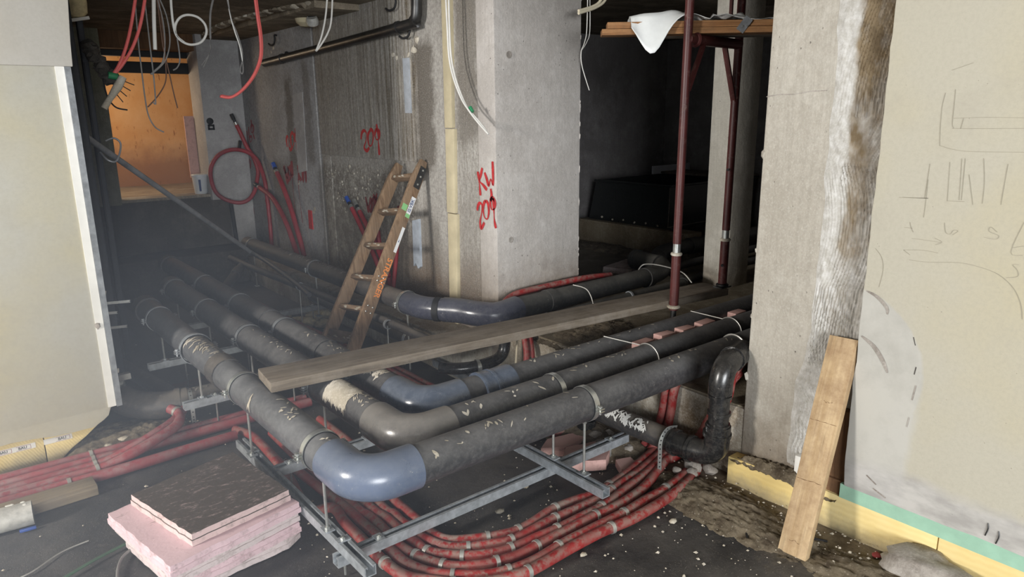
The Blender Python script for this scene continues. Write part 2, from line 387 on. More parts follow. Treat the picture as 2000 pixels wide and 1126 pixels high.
class MB:
    def __init__(s): s.v = []; s.f = []
    def add(s, vs, fs):
        o = len(s.v); s.v += [Vector(p) for p in vs]; s.f += [tuple(i+o for i in f) for f in fs]; return s
    def hexa(s, p):   # p: 4 bottom ccw + 4 top ccw
        return s.add(p, [(3, 2, 1, 0), (4, 5, 6, 7), (0, 1, 5, 4), (1, 2, 6, 5), (2, 3, 7, 6), (3, 0, 4, 7)])
    def box(s, lo, hi):
        (a, b, c), (d, e, f) = lo, hi
        return s.hexa([(a, b, c), (d, b, c), (d, e, c), (a, e, c), (a, b, f), (d, b, f), (d, e, f), (a, e, f)])
    def beam(s, p0, p1, w, h, up=(0, 0, 1)):
        """box along p0->p1, width w (sideways), height h (along up)"""
        p0, p1 = Vector(p0), Vector(p1); d = (p1-p0).normalized(); u = Vector(up); u = (u-d*u.dot(d)).normalized(); r = d.cross(u)
        q = []
        for hh in (-h/2, h/2):
            for (pp, ww) in ((p0, -w/2), (p1, -w/2), (p1, w/2), (p0, w/2)): q.append(pp+r*ww+u*hh)
        return s.hexa(q)
    def tube(s, path, r, seg=12, caps=True, rf=None):
        P = [Vector(p) for p in path]; n = len(P); T = []
        for i in range(n): T.append((P[min(i+1, n-1)]-P[max(i-1, 0)]).normalized())
        a = Vector((0, 0, 1)) if abs(T[0].z) < .9 else Vector((1, 0, 0))
        N = (a-T[0]*a.dot(T[0])).normalized(); vs = []
        for i in range(n):
            N = (N-T[i]*N.dot(T[i])).normalized(); B = T[i].cross(N); rr = rf(i/(n-1)) if rf else r
            for k in range(seg):
                t = 2*math.pi*k/seg; vs.append(P[i]+(N*math.cos(t)+B*math.sin(t))*rr)
        fs = [(i*seg+k, i*seg+(k+1) % seg, (i+1)*seg+(k+1) % seg, (i+1)*seg+k) for i in range(n-1) for k in range(seg)]
        if caps: fs += [tuple(range(seg-1, -1, -1)), tuple((n-1)*seg+k for k in range(seg))]
        return s.add(vs, fs)
    def pipe(s, path, ro, ri, seg=28):
        """open hollow pipe with wall thickness"""
        P = [Vector(p) for p in path]; n = len(P)
        a = MB().tube(P, ro, seg, False); b = MB().tube(P, ri, seg, False)
        o = len(s.v); s.add(a.v, a.f); s.add(b.v, [tuple(reversed(f)) for f in b.f]); m_ = len(a.v)
        for k in range(seg):
            k2 = (k+1) % seg
            s.f.append((o+k2, o+k, o+m_+k, o+m_+k2)); e = (n-1)*seg
            s.f.append((o+e+k, o+e+k2, o+m_+e+k2, o+m_+e+k))
        return s
    def lathe(s, prof, base, axis=(0, 0, 1), seg=24):
        ax = Vector(axis).normalized(); a = Vector((1, 0, 0)) if abs(ax.x) < .9 else Vector((0, 1, 0))
        n = (a-ax*a.dot(ax)).normalized(); b = ax.cross(n); base = Vector(base); vs = []
        for (r, h) in prof:
            for k in range(seg):
                t = 2*math.pi*k/seg; vs.append(base+ax*h+(n*math.cos(t)+b*math.sin(t))*r)
        fs = [(i*seg+k, i*seg+(k+1) % seg, (i+1)*seg+(k+1) % seg, (i+1)*seg+k) for i in range(len(prof)-1) for k in range(seg)]
        fs += [tuple(range(seg-1, -1, -1)), tuple((len(prof)-1)*seg+k for k in range(seg))]
        return s.add(vs, fs)
    def prism(s, poly, plane, lo, hi):
        """2-D outline extruded along an axis: plane 'yz' (along x), 'xz' (along y), 'xy' (along z)"""
        f = {'yz': lambda a, b, t: (t, a, b), 'xz': lambda a, b, t: (a, t, b), 'xy': lambda a, b, t: (a, b, t)}[plane]
        n = len(poly); vs = [f(a, b, lo) for a, b in poly]+[f(a, b, hi) for a, b in poly]
        return s.add(vs, [tuple(range(n-1, -1, -1)), tuple(range(n, 2*n))]+[(i, (i+1) % n, n+(i+1) % n, n+i) for i in range(n)])
    def sweep(s, prof, p0, p1, up=(0, 0, 1)):
        p0, p1 = Vector(p0), Vector(p1); d = (p1-p0).normalized(); u = Vector(up); u = (u-d*u.dot(d)).normalized(); r = d.cross(u); n = len(prof)
        vs = [p0+r*a+u*b for a, b in prof]+[p1+r*a+u*b for a, b in prof]
        return s.add(vs, [tuple(range(n-1, -1, -1)), tuple(range(n, 2*n))]+[(i, (i+1) % n, n+(i+1) % n, n+i) for i in range(n)])
    def ribbon(s, path, w, nrm, wf=None):
        P = [Vector(p) for p in path]; n = len(P); N = Vector(nrm); vs = []
        for i in range(n):
            t = (P[min(i+1, n-1)]-P[max(i-1, 0)]).normalized(); b = N.cross(t).normalized(); ww = (wf(i/(n-1)) if wf else 1)*w/2
            vs += [P[i]-b*ww, P[i]+b*ww]
        return s.add(vs, [(2*i, 2*i+1, 2*i+3, 2*i+2) for i in range(n-1)])
    def rock(s, c, rx, ry, rz, seed, lev=2, rough=.35):
        bm = bmesh.new(); bmesh.ops.create_icosphere(bm, subdivisions=lev, radius=1)
        for v in bm.verts:
            d = v.co.normalized(); k = 1+rough*noise.noise(d*1.3+Vector((seed*3.1, seed*1.7, 0)))+rough*.5*noise.noise(d*3.1+Vector((seed, 0, 4)))
            v.co = Vector((d.x*rx*k, d.y*ry*k, d.z*rz*k))+Vector(c)
        bm.verts.ensure_lookup_table(); bm.faces.ensure_lookup_table()
        s.add([v.co.copy() for v in bm.verts], [tuple(v.index for v in f.verts) for f in bm.faces]); bm.free(); return s
    def build(s, name, mat, parent=None, smooth=True, bev=0.0, ang=35, wobble=0.0):
        me = bpy.data.meshes.new(name)
        base = parent.location if parent is not None and parent.type == 'EMPTY' else (parent['_b'] if parent is not None and '_b' in parent else Vector((0, 0, 0)))
        base = Vector(base)
        me.from_pydata([tuple(v-base) for v in s.v], [], s.f); me.update()
        bm = bmesh.new(); bm.from_mesh(me)
        bmesh.ops.recalc_face_normals(bm, faces=bm.faces) if len(bm.faces) > 1 else None
        if bev > 0:
            ed = [e for e in bm.edges if len(e.link_faces) == 2 and e.calc_face_angle(0) > .6]
            bmesh.ops.bevel(bm, geom=ed, offset=bev, segments=2, profile=.6, affect='EDGES', clamp_overlap=True)
        if wobble > 0:
            for v in bm.verts:
                p = v.co+base; v.co += Vector((noise.noise(p*9), noise.noise(p*9+Vector((7, 1, 3))), noise.noise(p*9+Vector((2, 9, 5)))))*wobble
        bm.to_mesh(me); bm.free()
        if smooth:
            me.polygons.foreach_set('use_smooth', [True]*len(me.polygons)); me.set_sharp_from_angle(angle=math.radians(ang))
        me.materials.append(MAT[mat])
        o = bpy.data.objects.new(name, me); COL.objects.link(o)
        if parent is not None: o.parent = parent
        o['_b'] = tuple(base)
        return o

def thing(name, loc, label, cat, group=None):
    o = bpy.data.objects.new(name, None); o.empty_display_size = .05; COL.objects.link(o); o.location = loc
    o['label'] = label; o['category'] = cat
    if group: o['group'] = group
    return o
def tag(o, label, cat, group=None, kind=None):
    o['label'] = label; o['category'] = cat
    if group: o['group'] = group
    if kind: o['kind'] = kind
    return o
def struct(o): o['kind'] = 'structure'; return o
def text_part(name, s, size, mat, parent, org, xdir, ydir, bold=0.0):
    """flat lettering: origin, reading direction, up direction"""
    cu = bpy.data.curves.new(name, 'FONT'); cu.body = s; cu.size = size; cu.align_x = 'CENTER'; cu.align_y = 'CENTER'; cu.offset = bold; cu.resolution_u = 3
    to = bpy.data.objects.new(name, cu); COL.objects.link(to)
    me = bpy.data.meshes.new_from_object(to.evaluated_get(bpy.context.evaluated_depsgraph_get()))
    bpy.data.objects.remove(to, do_unlink=True)
    x = Vector(xdir).normalized(); y = Vector(ydir); y = (y-x*y.dot(x)).normalized(); z = x.cross(y)
    mb = MB(); mb.v = [Vector(org)+x*v.co.x+y*v.co.y for v in me.vertices]; mb.f = [tuple(p.vertices) for p in me.polygons]
    return mb.build(name, mat, parent, smooth=False)

# ------------------------------------------------------------------ traced world coordinates (metres)
T = {
    'spray_a2': [[2.78,5.292,1.46],[2.78,5.276,1.508],[2.78,5.232,1.53],[2.78,5.196,1.509],[2.78,5.207,1.456],[2.78,5.249,1.396],[2.78,5.206,1.373],[2.78,5.163,1.398]],
    'spray_a0': [[2.78,5.148,1.521],[2.78,5.119,1.539],[2.78,5.088,1.521],[2.78,5.093,1.464],[2.78,5.12,1.421],[2.78,5.161,1.414],[2.78,5.176,1.451],[2.78,5.171,1.499],[2.78,5.148,1.521]],
    'spray_ap': [[2.78,5.02,1.543],[2.78,4.988,1.523],[2.78,4.998,1.476],[2.78,5.036,1.463],[2.78,5.061,1.49],[2.78,5.048,1.527],[2.78,5.02,1.543]],
    'spray_as': [[2.78,5.027,1.581],[2.78,5.013,1.517],[2.78,5.009,1.434],[2.78,5.008,1.345]],
    'spray_bK1': [[2.78,3.729,1.287],[2.78,3.714,1.213],[2.78,3.705,1.134]],
    'spray_bK2': [[2.78,3.68,1.313],[2.78,3.696,1.267],[2.78,3.709,1.227],[2.78,3.673,1.203],[2.78,3.635,1.175]],
    'spray_bW': [[2.78,3.656,1.285],[2.78,3.634,1.244],[2.78,3.615,1.204],[2.78,3.594,1.247],[2.78,3.57,1.21],[2.78,3.568,1.283],[2.78,3.571,1.358]],
    'spray_b2': [[2.78,3.743,1.032],[2.78,3.734,1.065],[2.78,3.714,1.084],[2.78,3.692,1.073],[2.78,3.697,1.019],[2.78,3.714,0.963],[2.78,3.705,0.919],[2.78,3.669,0.961]],
    'spray_b0': [[2.78,3.65,1.105],[2.78,3.626,1.088],[2.78,3.619,1.035],[2.78,3.635,0.989],[2.78,3.665,0.995],[2.78,3.679,1.039],[2.78,3.67,1.084],[2.78,3.65,1.105]],
    'spray_bp': [[2.78,3.595,1.186],[2.78,3.587,1.144],[2.78,3.6,1.099],[2.78,3.588,1.056],[2.78,3.556,1.064],[2.78,3.548,1.099],[2.78,3.575,1.129],[2.78,3.6,1.108]],
    'spray_bt': [[2.78,3.571,1.128],[2.78,3.566,1.058],[2.78,3.562,0.988],[2.78,3.547,0.937]],
    'spray_c2': [[2.78,6.826,1.358],[2.78,6.827,1.433],[2.78,6.796,1.459],[2.78,6.778,1.424],[2.78,6.783,1.364],[2.78,6.748,1.331],[2.78,6.699,1.357]],
    'spray_c0': [[2.78,6.718,1.47],[2.78,6.675,1.495],[2.78,6.639,1.466],[2.78,6.654,1.397],[2.78,6.704,1.357],[2.78,6.727,1.406],[2.78,6.718,1.47]],
    'spray_cp': [[2.78,6.588,1.501],[2.78,6.545,1.472],[2.78,6.569,1.429],[2.78,6.618,1.416],[2.78,6.625,1.466],[2.78,6.588,1.501]],
    'spray_cs': [[2.78,6.592,1.539],[2.78,6.593,1.477],[2.78,6.595,1.409],[2.78,6.586,1.331]],
    'spray_d1': [[2.78,7.9,1.501],[2.78,7.893,1.412],[2.78,7.87,1.324]],
    'spray_d6': [[2.78,7.831,1.54],[2.78,7.845,1.458],[2.78,7.83,1.386],[2.78,7.779,1.401],[2.78,7.774,1.442],[2.78,7.84,1.43]],
    'spray_dp': [[2.78,7.724,1.568],[2.78,7.683,1.536],[2.78,7.712,1.487],[2.78,7.773,1.492],[2.78,7.761,1.546],[2.78,7.724,1.568]],
    'spray_ds': [[2.78,7.741,1.617],[2.78,7.733,1.536],[2.78,7.72,1.47],[2.78,7.688,1.416]],
    'spray_eW': [[2.78,6.95,1.171],[2.78,6.917,1.085],[2.78,6.895,1.004],[2.78,6.852,1.12],[2.78,6.851,1.171],[2.78,6.822,1.039],[2.78,6.784,1.123],[2.78,6.747,1.216],[2.78,6.746,1.085]],
    'spray_e2': [[2.78,6.967,1.155],[2.78,6.892,1.076],[2.78,6.851,1.027],[2.78,6.835,1.161],[2.78,6.764,1.074],[2.78,6.805,1.183]],
    'spray_eK1': [[2.78,6.602,1.192],[2.78,6.609,1.123],[2.78,6.607,1.048]],
    'spray_eK2': [[2.78,6.529,1.196],[2.78,6.593,1.119],[2.78,6.551,1.047]],
    'spray_eV': [[2.78,6.508,1.177],[2.78,6.509,1.049],[2.78,6.453,1.19],[2.78,6.446,1.043],[2.78,6.432,1.2]],
    'spray_eD1': [[2.78,6.766,1.063],[2.78,6.767,0.879],[2.78,6.758,0.673]],
    'spray_eD2': [[2.78,6.629,1.062],[2.78,6.622,0.85],[2.78,6.607,0.637]],
    'spray_fW': [[2.78,7.989,1.207],[2.78,7.964,1.1],[2.78,7.904,1.199],[2.78,7.9,1.097],[2.78,7.869,1.189]],
    'spray_fD': [[2.78,7.956,1.014],[2.78,7.958,0.829],[2.78,7.917,0.588]],
    'spray_gW': [[2.78,7.549,0.782],[2.78,7.508,0.708],[2.78,7.481,0.637],[2.78,7.428,0.793],[2.78,7.433,0.653]],
    'spray_hW': [[2.78,5.276,0.998],[2.78,5.259,0.943],[2.78,5.239,0.877],[2.78,5.194,1.005],[2.78,5.177,0.895],[2.78,5.134,1.031],[2.78,5.123,0.933],[2.78,5.084,1.041]],
    'spray_hX': [[2.78,5.268,0.965],[2.78,5.197,0.882],[2.78,5.172,0.995],[2.78,5.137,0.91],[2.78,5.103,1.012],[2.78,5.212,0.947]],
    'pencil_00': [[2.698,0.985,1.702],[2.698,0.99,1.648],[2.698,0.983,1.54],[2.698,0.972,1.525],[2.698,0.914,1.512],[2.698,0.839,1.511],[2.698,0.735,1.513]],
    'pencil_01': [[2.698,0.956,1.712],[2.698,0.954,1.671],[2.698,0.952,1.606],[2.698,0.946,1.588],[2.698,0.929,1.585],[2.698,0.745,1.587]],
    'pencil_02': [[2.698,0.95,1.618],[2.698,0.854,1.621],[2.698,0.749,1.619]],
    'pencil_03': [[2.698,0.92,1.618],[2.698,0.924,1.585]],
    'pencil_04': [[2.698,0.908,1.487],[2.698,0.899,1.348]],
    'pencil_05': [[2.698,0.898,1.488],[2.698,0.892,1.348]],
    'pencil_06': [[2.698,0.943,1.474],[2.698,0.935,1.342]],
    'pencil_07': [[2.698,0.935,1.342],[2.698,0.882,1.344]],
    'pencil_08': [[2.698,0.88,1.435],[2.698,0.856,1.336]],
    'pencil_09': [[2.698,0.844,1.49],[2.698,0.832,1.414],[2.698,0.829,1.342]],
    'pencil_10': [[2.698,0.773,1.475],[2.698,0.775,1.382],[2.698,0.775,1.343]],
    'pencil_11': [[2.698,1.005,1.465],[2.698,1.008,1.345]],
    'pencil_12': [[2.698,1.093,1.341],[2.698,0.996,1.346]],
    'pencil_13': [[2.698,0.975,1.774],[2.698,0.913,1.794]],
    'pencil_14': [[2.698,1.033,1.199],[2.698,0.985,1.199],[2.698,0.937,1.197]],
    'pencil_15': [[2.698,0.959,1.21],[2.698,0.934,1.199],[2.698,0.953,1.187]],
    'pencil_16': [[2.698,1.056,1.154],[2.698,0.992,1.162],[2.698,0.941,1.159]],
    'pencil_17': [[2.698,1.056,1.154],[2.698,1.032,1.139]],
    'pencil_18': [[2.698,1.033,1.121],[2.698,0.969,1.122],[2.698,0.872,1.135],[2.698,0.805,1.129],[2.698,0.75,1.113],[2.698,0.703,1.075],[2.698,0.676,1.025],[2.698,0.666,0.978]],
    'pencil_19': [[2.698,1.155,1.146],[2.698,1.129,1.115],[2.698,1.119,1.068],[2.698,1.127,1.002]],
    'pencil_20': [[2.698,0.934,1.267],[2.698,0.927,1.235],[2.698,0.912,1.23],[2.698,0.903,1.244],[2.698,0.889,1.243],[2.698,0.904,1.228]],
    'pencil_21': [[2.698,0.774,1.253],[2.698,0.794,1.268],[2.698,0.797,1.253],[2.698,0.768,1.242],[2.698,0.776,1.229],[2.698,0.81,1.232]],
    'pencil_22': [[2.698,0.704,1.294],[2.698,0.727,1.193],[2.698,0.693,1.187]],
    'pencil_23': [[2.698,0.724,1.208],[2.698,0.694,1.217]],
    'pencil_24': [[2.698,0.699,1.155],[2.698,0.716,1.152],[2.698,0.701,1.136],[2.698,0.698,1.116],[2.698,0.728,1.107]],
    'pencil_25': [[2.698,1.063,1.235],[2.698,1.035,1.236]],
    'pencil_26': [[2.698,1.046,1.257],[2.698,1.041,1.24],[2.698,1.031,1.222]],
    'pencil_27': [[2.698,1.081,1.343],[2.698,0.996,1.346]],
    'pencil_28': [[2.698,1.004,1.411],[2.698,1.003,1.348],[2.698,1.003,1.278]],
    'cable_red1': [[1.22,5.2,2.448],[1.156,5.2,2.216],[1.106,5.2,2.075],[1.054,5.2,1.971],[1.008,5.2,1.907]],
    'cable_red2': [[1.277,5.2,2.454],[1.214,5.2,2.235],[1.152,5.2,2.092],[1.079,5.2,1.981],[1.017,5.2,1.911]],
    'cable_white1': [[1.317,5.2,2.457],[1.295,5.2,2.256],[1.28,5.2,2.076]],
    'cable_coil': [[1.419,5.2,2.467],[1.409,5.2,2.326],[1.413,5.2,2.2],[1.441,5.2,2.144],[1.502,5.2,2.118],[1.573,5.2,2.138],[1.613,5.2,2.196],[1.609,5.2,2.254],[1.565,5.2,2.296],[1.501,5.2,2.304],[1.45,5.2,2.279],[1.419,5.2,2.226],[1.422,5.2,2.169],[1.465,5.2,2.129]],
    'cable_grey1': [[1.201,5.2,2.431],[1.186,5.2,2.125],[1.183,5.2,1.937],[1.182,5.2,1.777],[1.189,5.2,1.664],[1.22,5.2,1.588],[1.27,5.2,1.554]],
    'cable_grey2': [[1.254,5.2,2.314],[1.252,5.2,2.128],[1.25,5.2,1.907],[1.243,5.2,1.752],[1.238,5.2,1.735],[1.227,5.2,1.748]],
    'cable_grey3': [[1.327,5.2,2.412],[1.348,5.2,2.259],[1.343,5.2,2.117],[1.317,5.2,2.004],[1.264,5.2,1.948],[1.233,5.2,1.922]],
    'cable_grey4': [[1.336,5.2,2.413],[1.373,5.2,2.292],[1.378,5.2,2.151],[1.354,5.2,2.054],[1.315,5.2,1.988],[1.239,5.2,1.922]],
    'cable_brown1': [[1.341,5.2,2.149],[1.332,5.2,1.973],[1.318,5.2,1.876],[1.267,5.2,1.794],[1.192,5.2,1.716]],
    'cable_brown2': [[1.329,5.2,2.1],[1.347,5.2,1.941],[1.362,5.2,1.795],[1.374,5.2,1.709]],
    'cable_grey5': [[1.422,5.2,2.169],[1.426,5.2,2.073],[1.422,5.2,2.008],[1.401,5.2,1.968],[1.374,5.2,1.951]],
    'cable_grey6': [[1.698,5.2,2.461],[1.654,5.2,2.328],[1.636,5.2,2.164]],
    'cable_grey6b': [[1.636,5.2,2.164],[1.624,5.2,2.081],[1.591,5.2,2.027],[1.556,5.2,1.986]],
    'cable_grey6c': [[1.635,5.2,2.154],[1.629,5.2,2.098],[1.606,5.2,2.041],[1.569,5.2,1.977]],
    'cable_loopA': [[1.569,4.6,2.373],[1.579,4.6,2.244],[1.595,4.6,2.157],[1.617,4.6,2.069],[1.626,4.6,1.98]],
    'cable_loopB': [[1.57,4.6,2.33],[1.585,4.6,2.215],[1.609,4.6,2.143],[1.628,4.6,2.055],[1.626,4.6,1.98],[1.624,4.6,1.925],[1.613,4.6,1.906],[1.606,4.6,1.931],[1.623,4.6,1.979]],
    'cable_red3': [[1.738,4.6,2.403],[1.743,4.6,2.256],[1.75,4.6,2.136],[1.743,4.6,2.03],[1.716,4.6,1.952],[1.667,4.6,1.874],[1.596,4.6,1.802],[1.529,4.6,1.765],[1.468,4.6,1.771]],
    'cable_wht2': [[2.227,4.6,2.448],[2.2,4.6,2.289],[2.161,4.6,2.159],[2.113,4.6,2.061]],
    'cable_wht3': [[2.263,4.6,2.452],[2.237,4.6,2.26],[2.205,4.6,2.178],[2.145,4.6,2.094],[2.113,4.6,2.061]],
    'cable_pil1': [[2.62,3.816,2.383],[2.62,3.808,2.147],[2.62,3.8,1.997],[2.62,3.762,1.874],[2.62,3.686,1.749],[2.62,3.614,1.678],[2.62,3.523,1.605],[2.62,3.414,1.532]],
    'cable_pil2': [[2.66,3.841,2.39],[2.66,3.843,2.153],[2.66,3.835,2.001],[2.66,3.797,1.876],[2.66,3.726,1.75],[2.66,3.664,1.679],[2.66,3.561,1.608],[2.66,3.481,1.545]],
    'cable_op1': [[3.504,3.3,2.374],[3.459,3.3,2.319],[3.377,3.3,2.279],[3.244,3.3,2.24]],
    'cable_op2': [[3.467,3.3,2.371],[3.422,3.3,2.316],[3.355,3.3,2.284],[3.244,3.3,2.254]],
    'cable_op3': [[3.523,3.5,2.41],[3.518,3.5,2.173],[3.496,3.5,2.092],[3.469,3.5,2.036],[3.48,3.5,1.946],[3.55,3.5,1.796]],
    'cable_op4': [[3.542,3.5,2.412],[3.547,3.5,2.175],[3.52,3.5,2.103],[3.473,3.5,2.049]],
    'wrap': [[1.059,5.15,1.9],[0.927,5.15,1.707]],
    'rubble_arm': [[0.909,5.25,2.1],[0.936,5.25,2.025],[0.981,5.25,1.934],[1.024,5.25,1.888]],
    'hose_1': [[2.66,7.388,0.931],[2.66,7.082,0.86],[2.66,6.871,0.736],[2.66,6.712,0.585],[2.66,6.597,0.422],[2.66,6.541,0.339]],
    'hose_2': [[2.68,6.927,1.108],[2.68,6.802,0.976],[2.68,6.674,0.813],[2.68,6.566,0.625],[2.68,6.478,0.461],[2.68,6.43,0.343]],
    'hose_3': [[2.68,5.367,0.905],[2.68,5.264,0.805],[2.68,5.171,0.706],[2.68,4.998,0.512],[2.68,4.879,0.322]],
    'hose_4': [[2.7,5.274,0.887],[2.7,5.164,0.78],[2.7,5.021,0.631],[2.7,4.84,0.409]],
    'hose_5': [[2.74,5.055,0.747],[2.74,5.035,0.624],[2.74,4.936,0.471],[2.74,4.904,0.308]],
    'steel_bar': [[0.76,4.9,1.549],[2.203,6.5,0.435]],
    'wall_tube': [[2.7,7.041,2.148],[2.7,5.462,2.2],[2.7,4.387,2.243],[2.7,4.319,2.263],[2.7,4.284,2.298],[2.7,4.266,2.449]],
    'cond_c1': [[1.399,2.64,-0.035],[1.397,2.547,-0.035],[1.393,2.475,-0.035],[1.391,2.388,-0.035],[1.385,2.293,-0.035],[1.383,2.24,-0.035],[1.411,2.148,-0.035],[1.523,2.075,-0.035],[1.606,2.037,-0.035],[1.672,2.021,-0.035],[1.768,2.028,-0.035],[1.879,2.046,-0.035],[2.004,2.038,-0.035],[2.123,2.018,-0.035],[2.303,2.038,-0.035],[2.498,2.083,-0.035],[2.679,2.135,-0.035]],
    'cond_c2': [[1.325,2.642,-0.035],[1.328,2.555,-0.035],[1.338,2.465,-0.035],[1.332,2.392,-0.035],[1.342,2.272,-0.035],[1.334,2.247,-0.035],[1.367,2.136,-0.035],[1.427,2.069,-0.035],[1.511,2.023,-0.035],[1.603,1.985,-0.035],[1.718,1.982,-0.035],[1.826,1.988,-0.035],[1.951,1.984,-0.035],[2.119,1.98,-0.035],[2.265,2.004,-0.035],[2.448,2.029,-0.035],[2.683,2.091,-0.035]],
    'cond_c3': [[1.279,2.664,-0.035],[1.285,2.567,-0.035],[1.293,2.487,-0.035],[1.298,2.398,-0.035],[1.294,2.291,-0.035],[1.299,2.216,-0.035],[1.3,2.146,-0.035],[1.344,2.077,-0.035],[1.423,2.002,-0.035],[1.514,1.956,-0.035],[1.602,1.938,-0.035],[1.695,1.933,-0.035],[1.828,1.923,-0.035],[1.957,1.922,-0.035],[2.098,1.927,-0.035],[2.247,1.954,-0.035],[2.441,1.989,-0.035],[2.654,2.051,-0.035]],
    'cond_c4': [[1.232,2.705,-0.035],[1.236,2.609,-0.035],[1.243,2.546,-0.035],[1.248,2.486,-0.035],[1.246,2.383,-0.035],[1.236,2.29,-0.035],[1.241,2.203,-0.035],[1.253,2.138,-0.035],[1.283,2.06,-0.035],[1.329,1.992,-0.035],[1.415,1.933,-0.035],[1.504,1.903,-0.035],[1.563,1.891,-0.035],[1.657,1.89,-0.035],[1.807,1.889,-0.035],[1.971,1.892,-0.035],[2.089,1.886,-0.035],[2.218,1.895,-0.035],[2.361,1.921,-0.035],[2.612,2.011,-0.035]],
    'cond_c5': [[1.201,2.774,-0.035],[1.2,2.664,-0.035],[1.201,2.48,-0.035],[1.205,2.374,-0.035],[1.196,2.289,-0.035],[1.193,2.198,-0.035],[1.197,2.13,-0.035],[1.228,2.04,-0.035],[1.274,1.973,-0.035],[1.377,1.882,-0.035],[1.46,1.844,-0.035],[1.511,1.829,-0.035],[1.598,1.823,-0.035],[1.754,1.833,-0.035],[1.907,1.83,-0.035],[2.07,1.826,-0.035],[2.127,1.825,-0.035],[2.262,1.837,-0.035],[2.404,1.841,-0.035],[2.559,1.865,-0.035],[2.702,1.909,-0.035]],
    'cond_c6': [[1.17,2.836,-0.035],[1.158,2.691,-0.035],[1.147,2.549,-0.035],[1.143,2.404,-0.035],[1.138,2.284,-0.035],[1.139,2.136,-0.035],[1.162,2.05,-0.035],[1.227,1.964,-0.035],[1.295,1.885,-0.035],[1.382,1.832,-0.035],[1.464,1.805,-0.035],[1.524,1.79,-0.035],[1.614,1.787,-0.035],[1.764,1.792,-0.035],[1.921,1.791,-0.035],[2.068,1.773,-0.035],[2.187,1.774,-0.035],[2.329,1.781,-0.035],[2.516,1.811,-0.035],[2.699,1.874,-0.035]],
    'left_0': [[-0.041,3.962,-0.035],[0.04,3.96,-0.035],[0.255,3.958,-0.035],[0.511,3.957,-0.035],[0.671,3.956,-0.035],[1.189,3.877,-0.035]],
    'left_1': [[-0.045,3.89,-0.035],[0.035,3.887,-0.035],[0.247,3.892,-0.035],[0.5,3.898,-0.035],[0.657,3.895,-0.035],[1.179,3.849,-0.035]],
    'left_2': [[-0.049,3.82,-0.035],[0.03,3.816,-0.035],[0.238,3.822,-0.035],[0.487,3.83,-0.035],[0.642,3.825,-0.035],[1.17,3.821,-0.035]],
    'left_3': [[-0.052,3.764,-0.035],[0.025,3.759,-0.035],[0.23,3.762,-0.035],[0.475,3.765,-0.035],[0.627,3.759,-0.035],[1.16,3.794,-0.035]],
    'left_4': [[-0.056,3.698,-0.035],[0.02,3.693,-0.035],[0.222,3.693,-0.035],[0.462,3.693,-0.035],[0.611,3.685,-0.035],[1.151,3.767,-0.035]],
}

FL = -0.06      # level of the dug-out floor
XW = 2.78       # face of the long concrete wall
SL = 0.30       # slab level in the room behind the opening

# ================================================================== STRUCTURE
def grid_floor():
    nx, ny = 110, 180; x0, x1, y0, y1 = -2.6, 2.84, -1.7, 8.05; vs = []; fs = []
    for j in range(ny+1):
        for i in range(nx+1):
            x = x0+(x1-x0)*i/nx; y = y0+(y1-y0)*j/ny
            k = max(0, min(1, (x-2.3)/.4))*(1 if y < 2 else .4)
            vs.append((x, y, FL-.006+.010*noise.noise(Vector((x*2.2, y*2.2, 0)))+.012*k*(noise.noise(Vector((x*7, y*7, 3)))+.5)))
    for j in range(ny):
        for i in range(nx):
            a = j*(nx+1)+i; fs.append((a, a+1, a+nx+2, a+nx+1))
    return MB().add(vs, fs).build('floor', 'bitumen_floor')
struct(grid_floor())
slab = struct(MB().box((2.80, -.2, -.3), (7.3, 5.8, SL)).build('floor_slab', 'slab'))
struct(MB().prism([(1.6, -.1), (3.56, -.1), (3.56, .285), (3.2, .275), (2.95, .298), (2.6, .28), (2.3, .30), (1.95, .29), (1.6, .295)], 'yz', 2.788, 2.83).build('wall_upstand', 'concrete_upstand', bev=.006))
struct(MB().box((-2.6, -1.7, 2.47), (7.3, 10.3, 2.62)).build('ceiling', 'ceiling_rough'))

wr = struct(MB().box((2.78, -1.7, -.1), (3.08, 1.700, 2.5)).build('wall_right', 'concrete_pier', bev=.012, wobble=.004))
# casting seam across the pier
MB().ribbon(smooth_path([(2.7765, 1.70, 1.706), (2.7765, 1.64, 1.714), (2.7765, 1.58, 1.713), (2.7765, 1.51, 1.722), (2.7765, 1.44, 1.724)], 5), .004, (-1, 0, 0), lambda t: .5+.6*abs(math.sin(t*17))).build('casting_seam', 'stone', wr, smooth=False)
# chipped arris lumps on the pier edge
for z, r in ((1.47, .018), (.46, .02), (1.05, .012), (.75, .012)):
    MB().rock((2.79, 1.698, z), r, r*.8, r*1.3, z*7, 1).build('chipped_edge', 'concrete_pier', wr)
edge = [(1.173, 2.47)]
z = 2.4
while z > .2:
    edge.append((1.182+.006*noise.noise(Vector((z*9, 0, 1)))+.003*noise.noise(Vector((z*40, 0, 2))), z)); z -= .045
foot = [(1.174, .158)]
y = 1.1
while y > -1.7:
    foot.append((y, .157+.006*noise.noise(Vector((y*8, 3, 1))))); y -= .05
pl = MB().prism(edge+foot+[(-1.7, .155), (-1.7, 2.47)], 'yz', 2.70, 2.781).build('plaster_layer', 'plaster_right', wr, bev=.004)
for k, (ya, yb) in enumerate(((1.72, 1.30), (1.297, .815), (.811, -.4), (-.404, -1.7))):
    top = .10 if k else .085
    MB().prism([(ya, FL-.03), (yb, FL-.03), (yb, top), ((ya+yb)/2, top-.004), (ya, top-.012*(k == 0))], 'yz', 2.708, 2.781).build('insulation_board', 'insulation_yellow', wr, bev=.003)
MB().prism([(1.19, .098), (-1.7, .096), (-1.7, .157), (1.19, .16)], 'yz', 2.704, 2.779).build('membrane_strip', 'green_membrane', wr)
MB().box((2.735, 1.188, .09), (2.779, 1.275, .46)).build('wood_packer', 'wood_brown', wr, bev=.004)
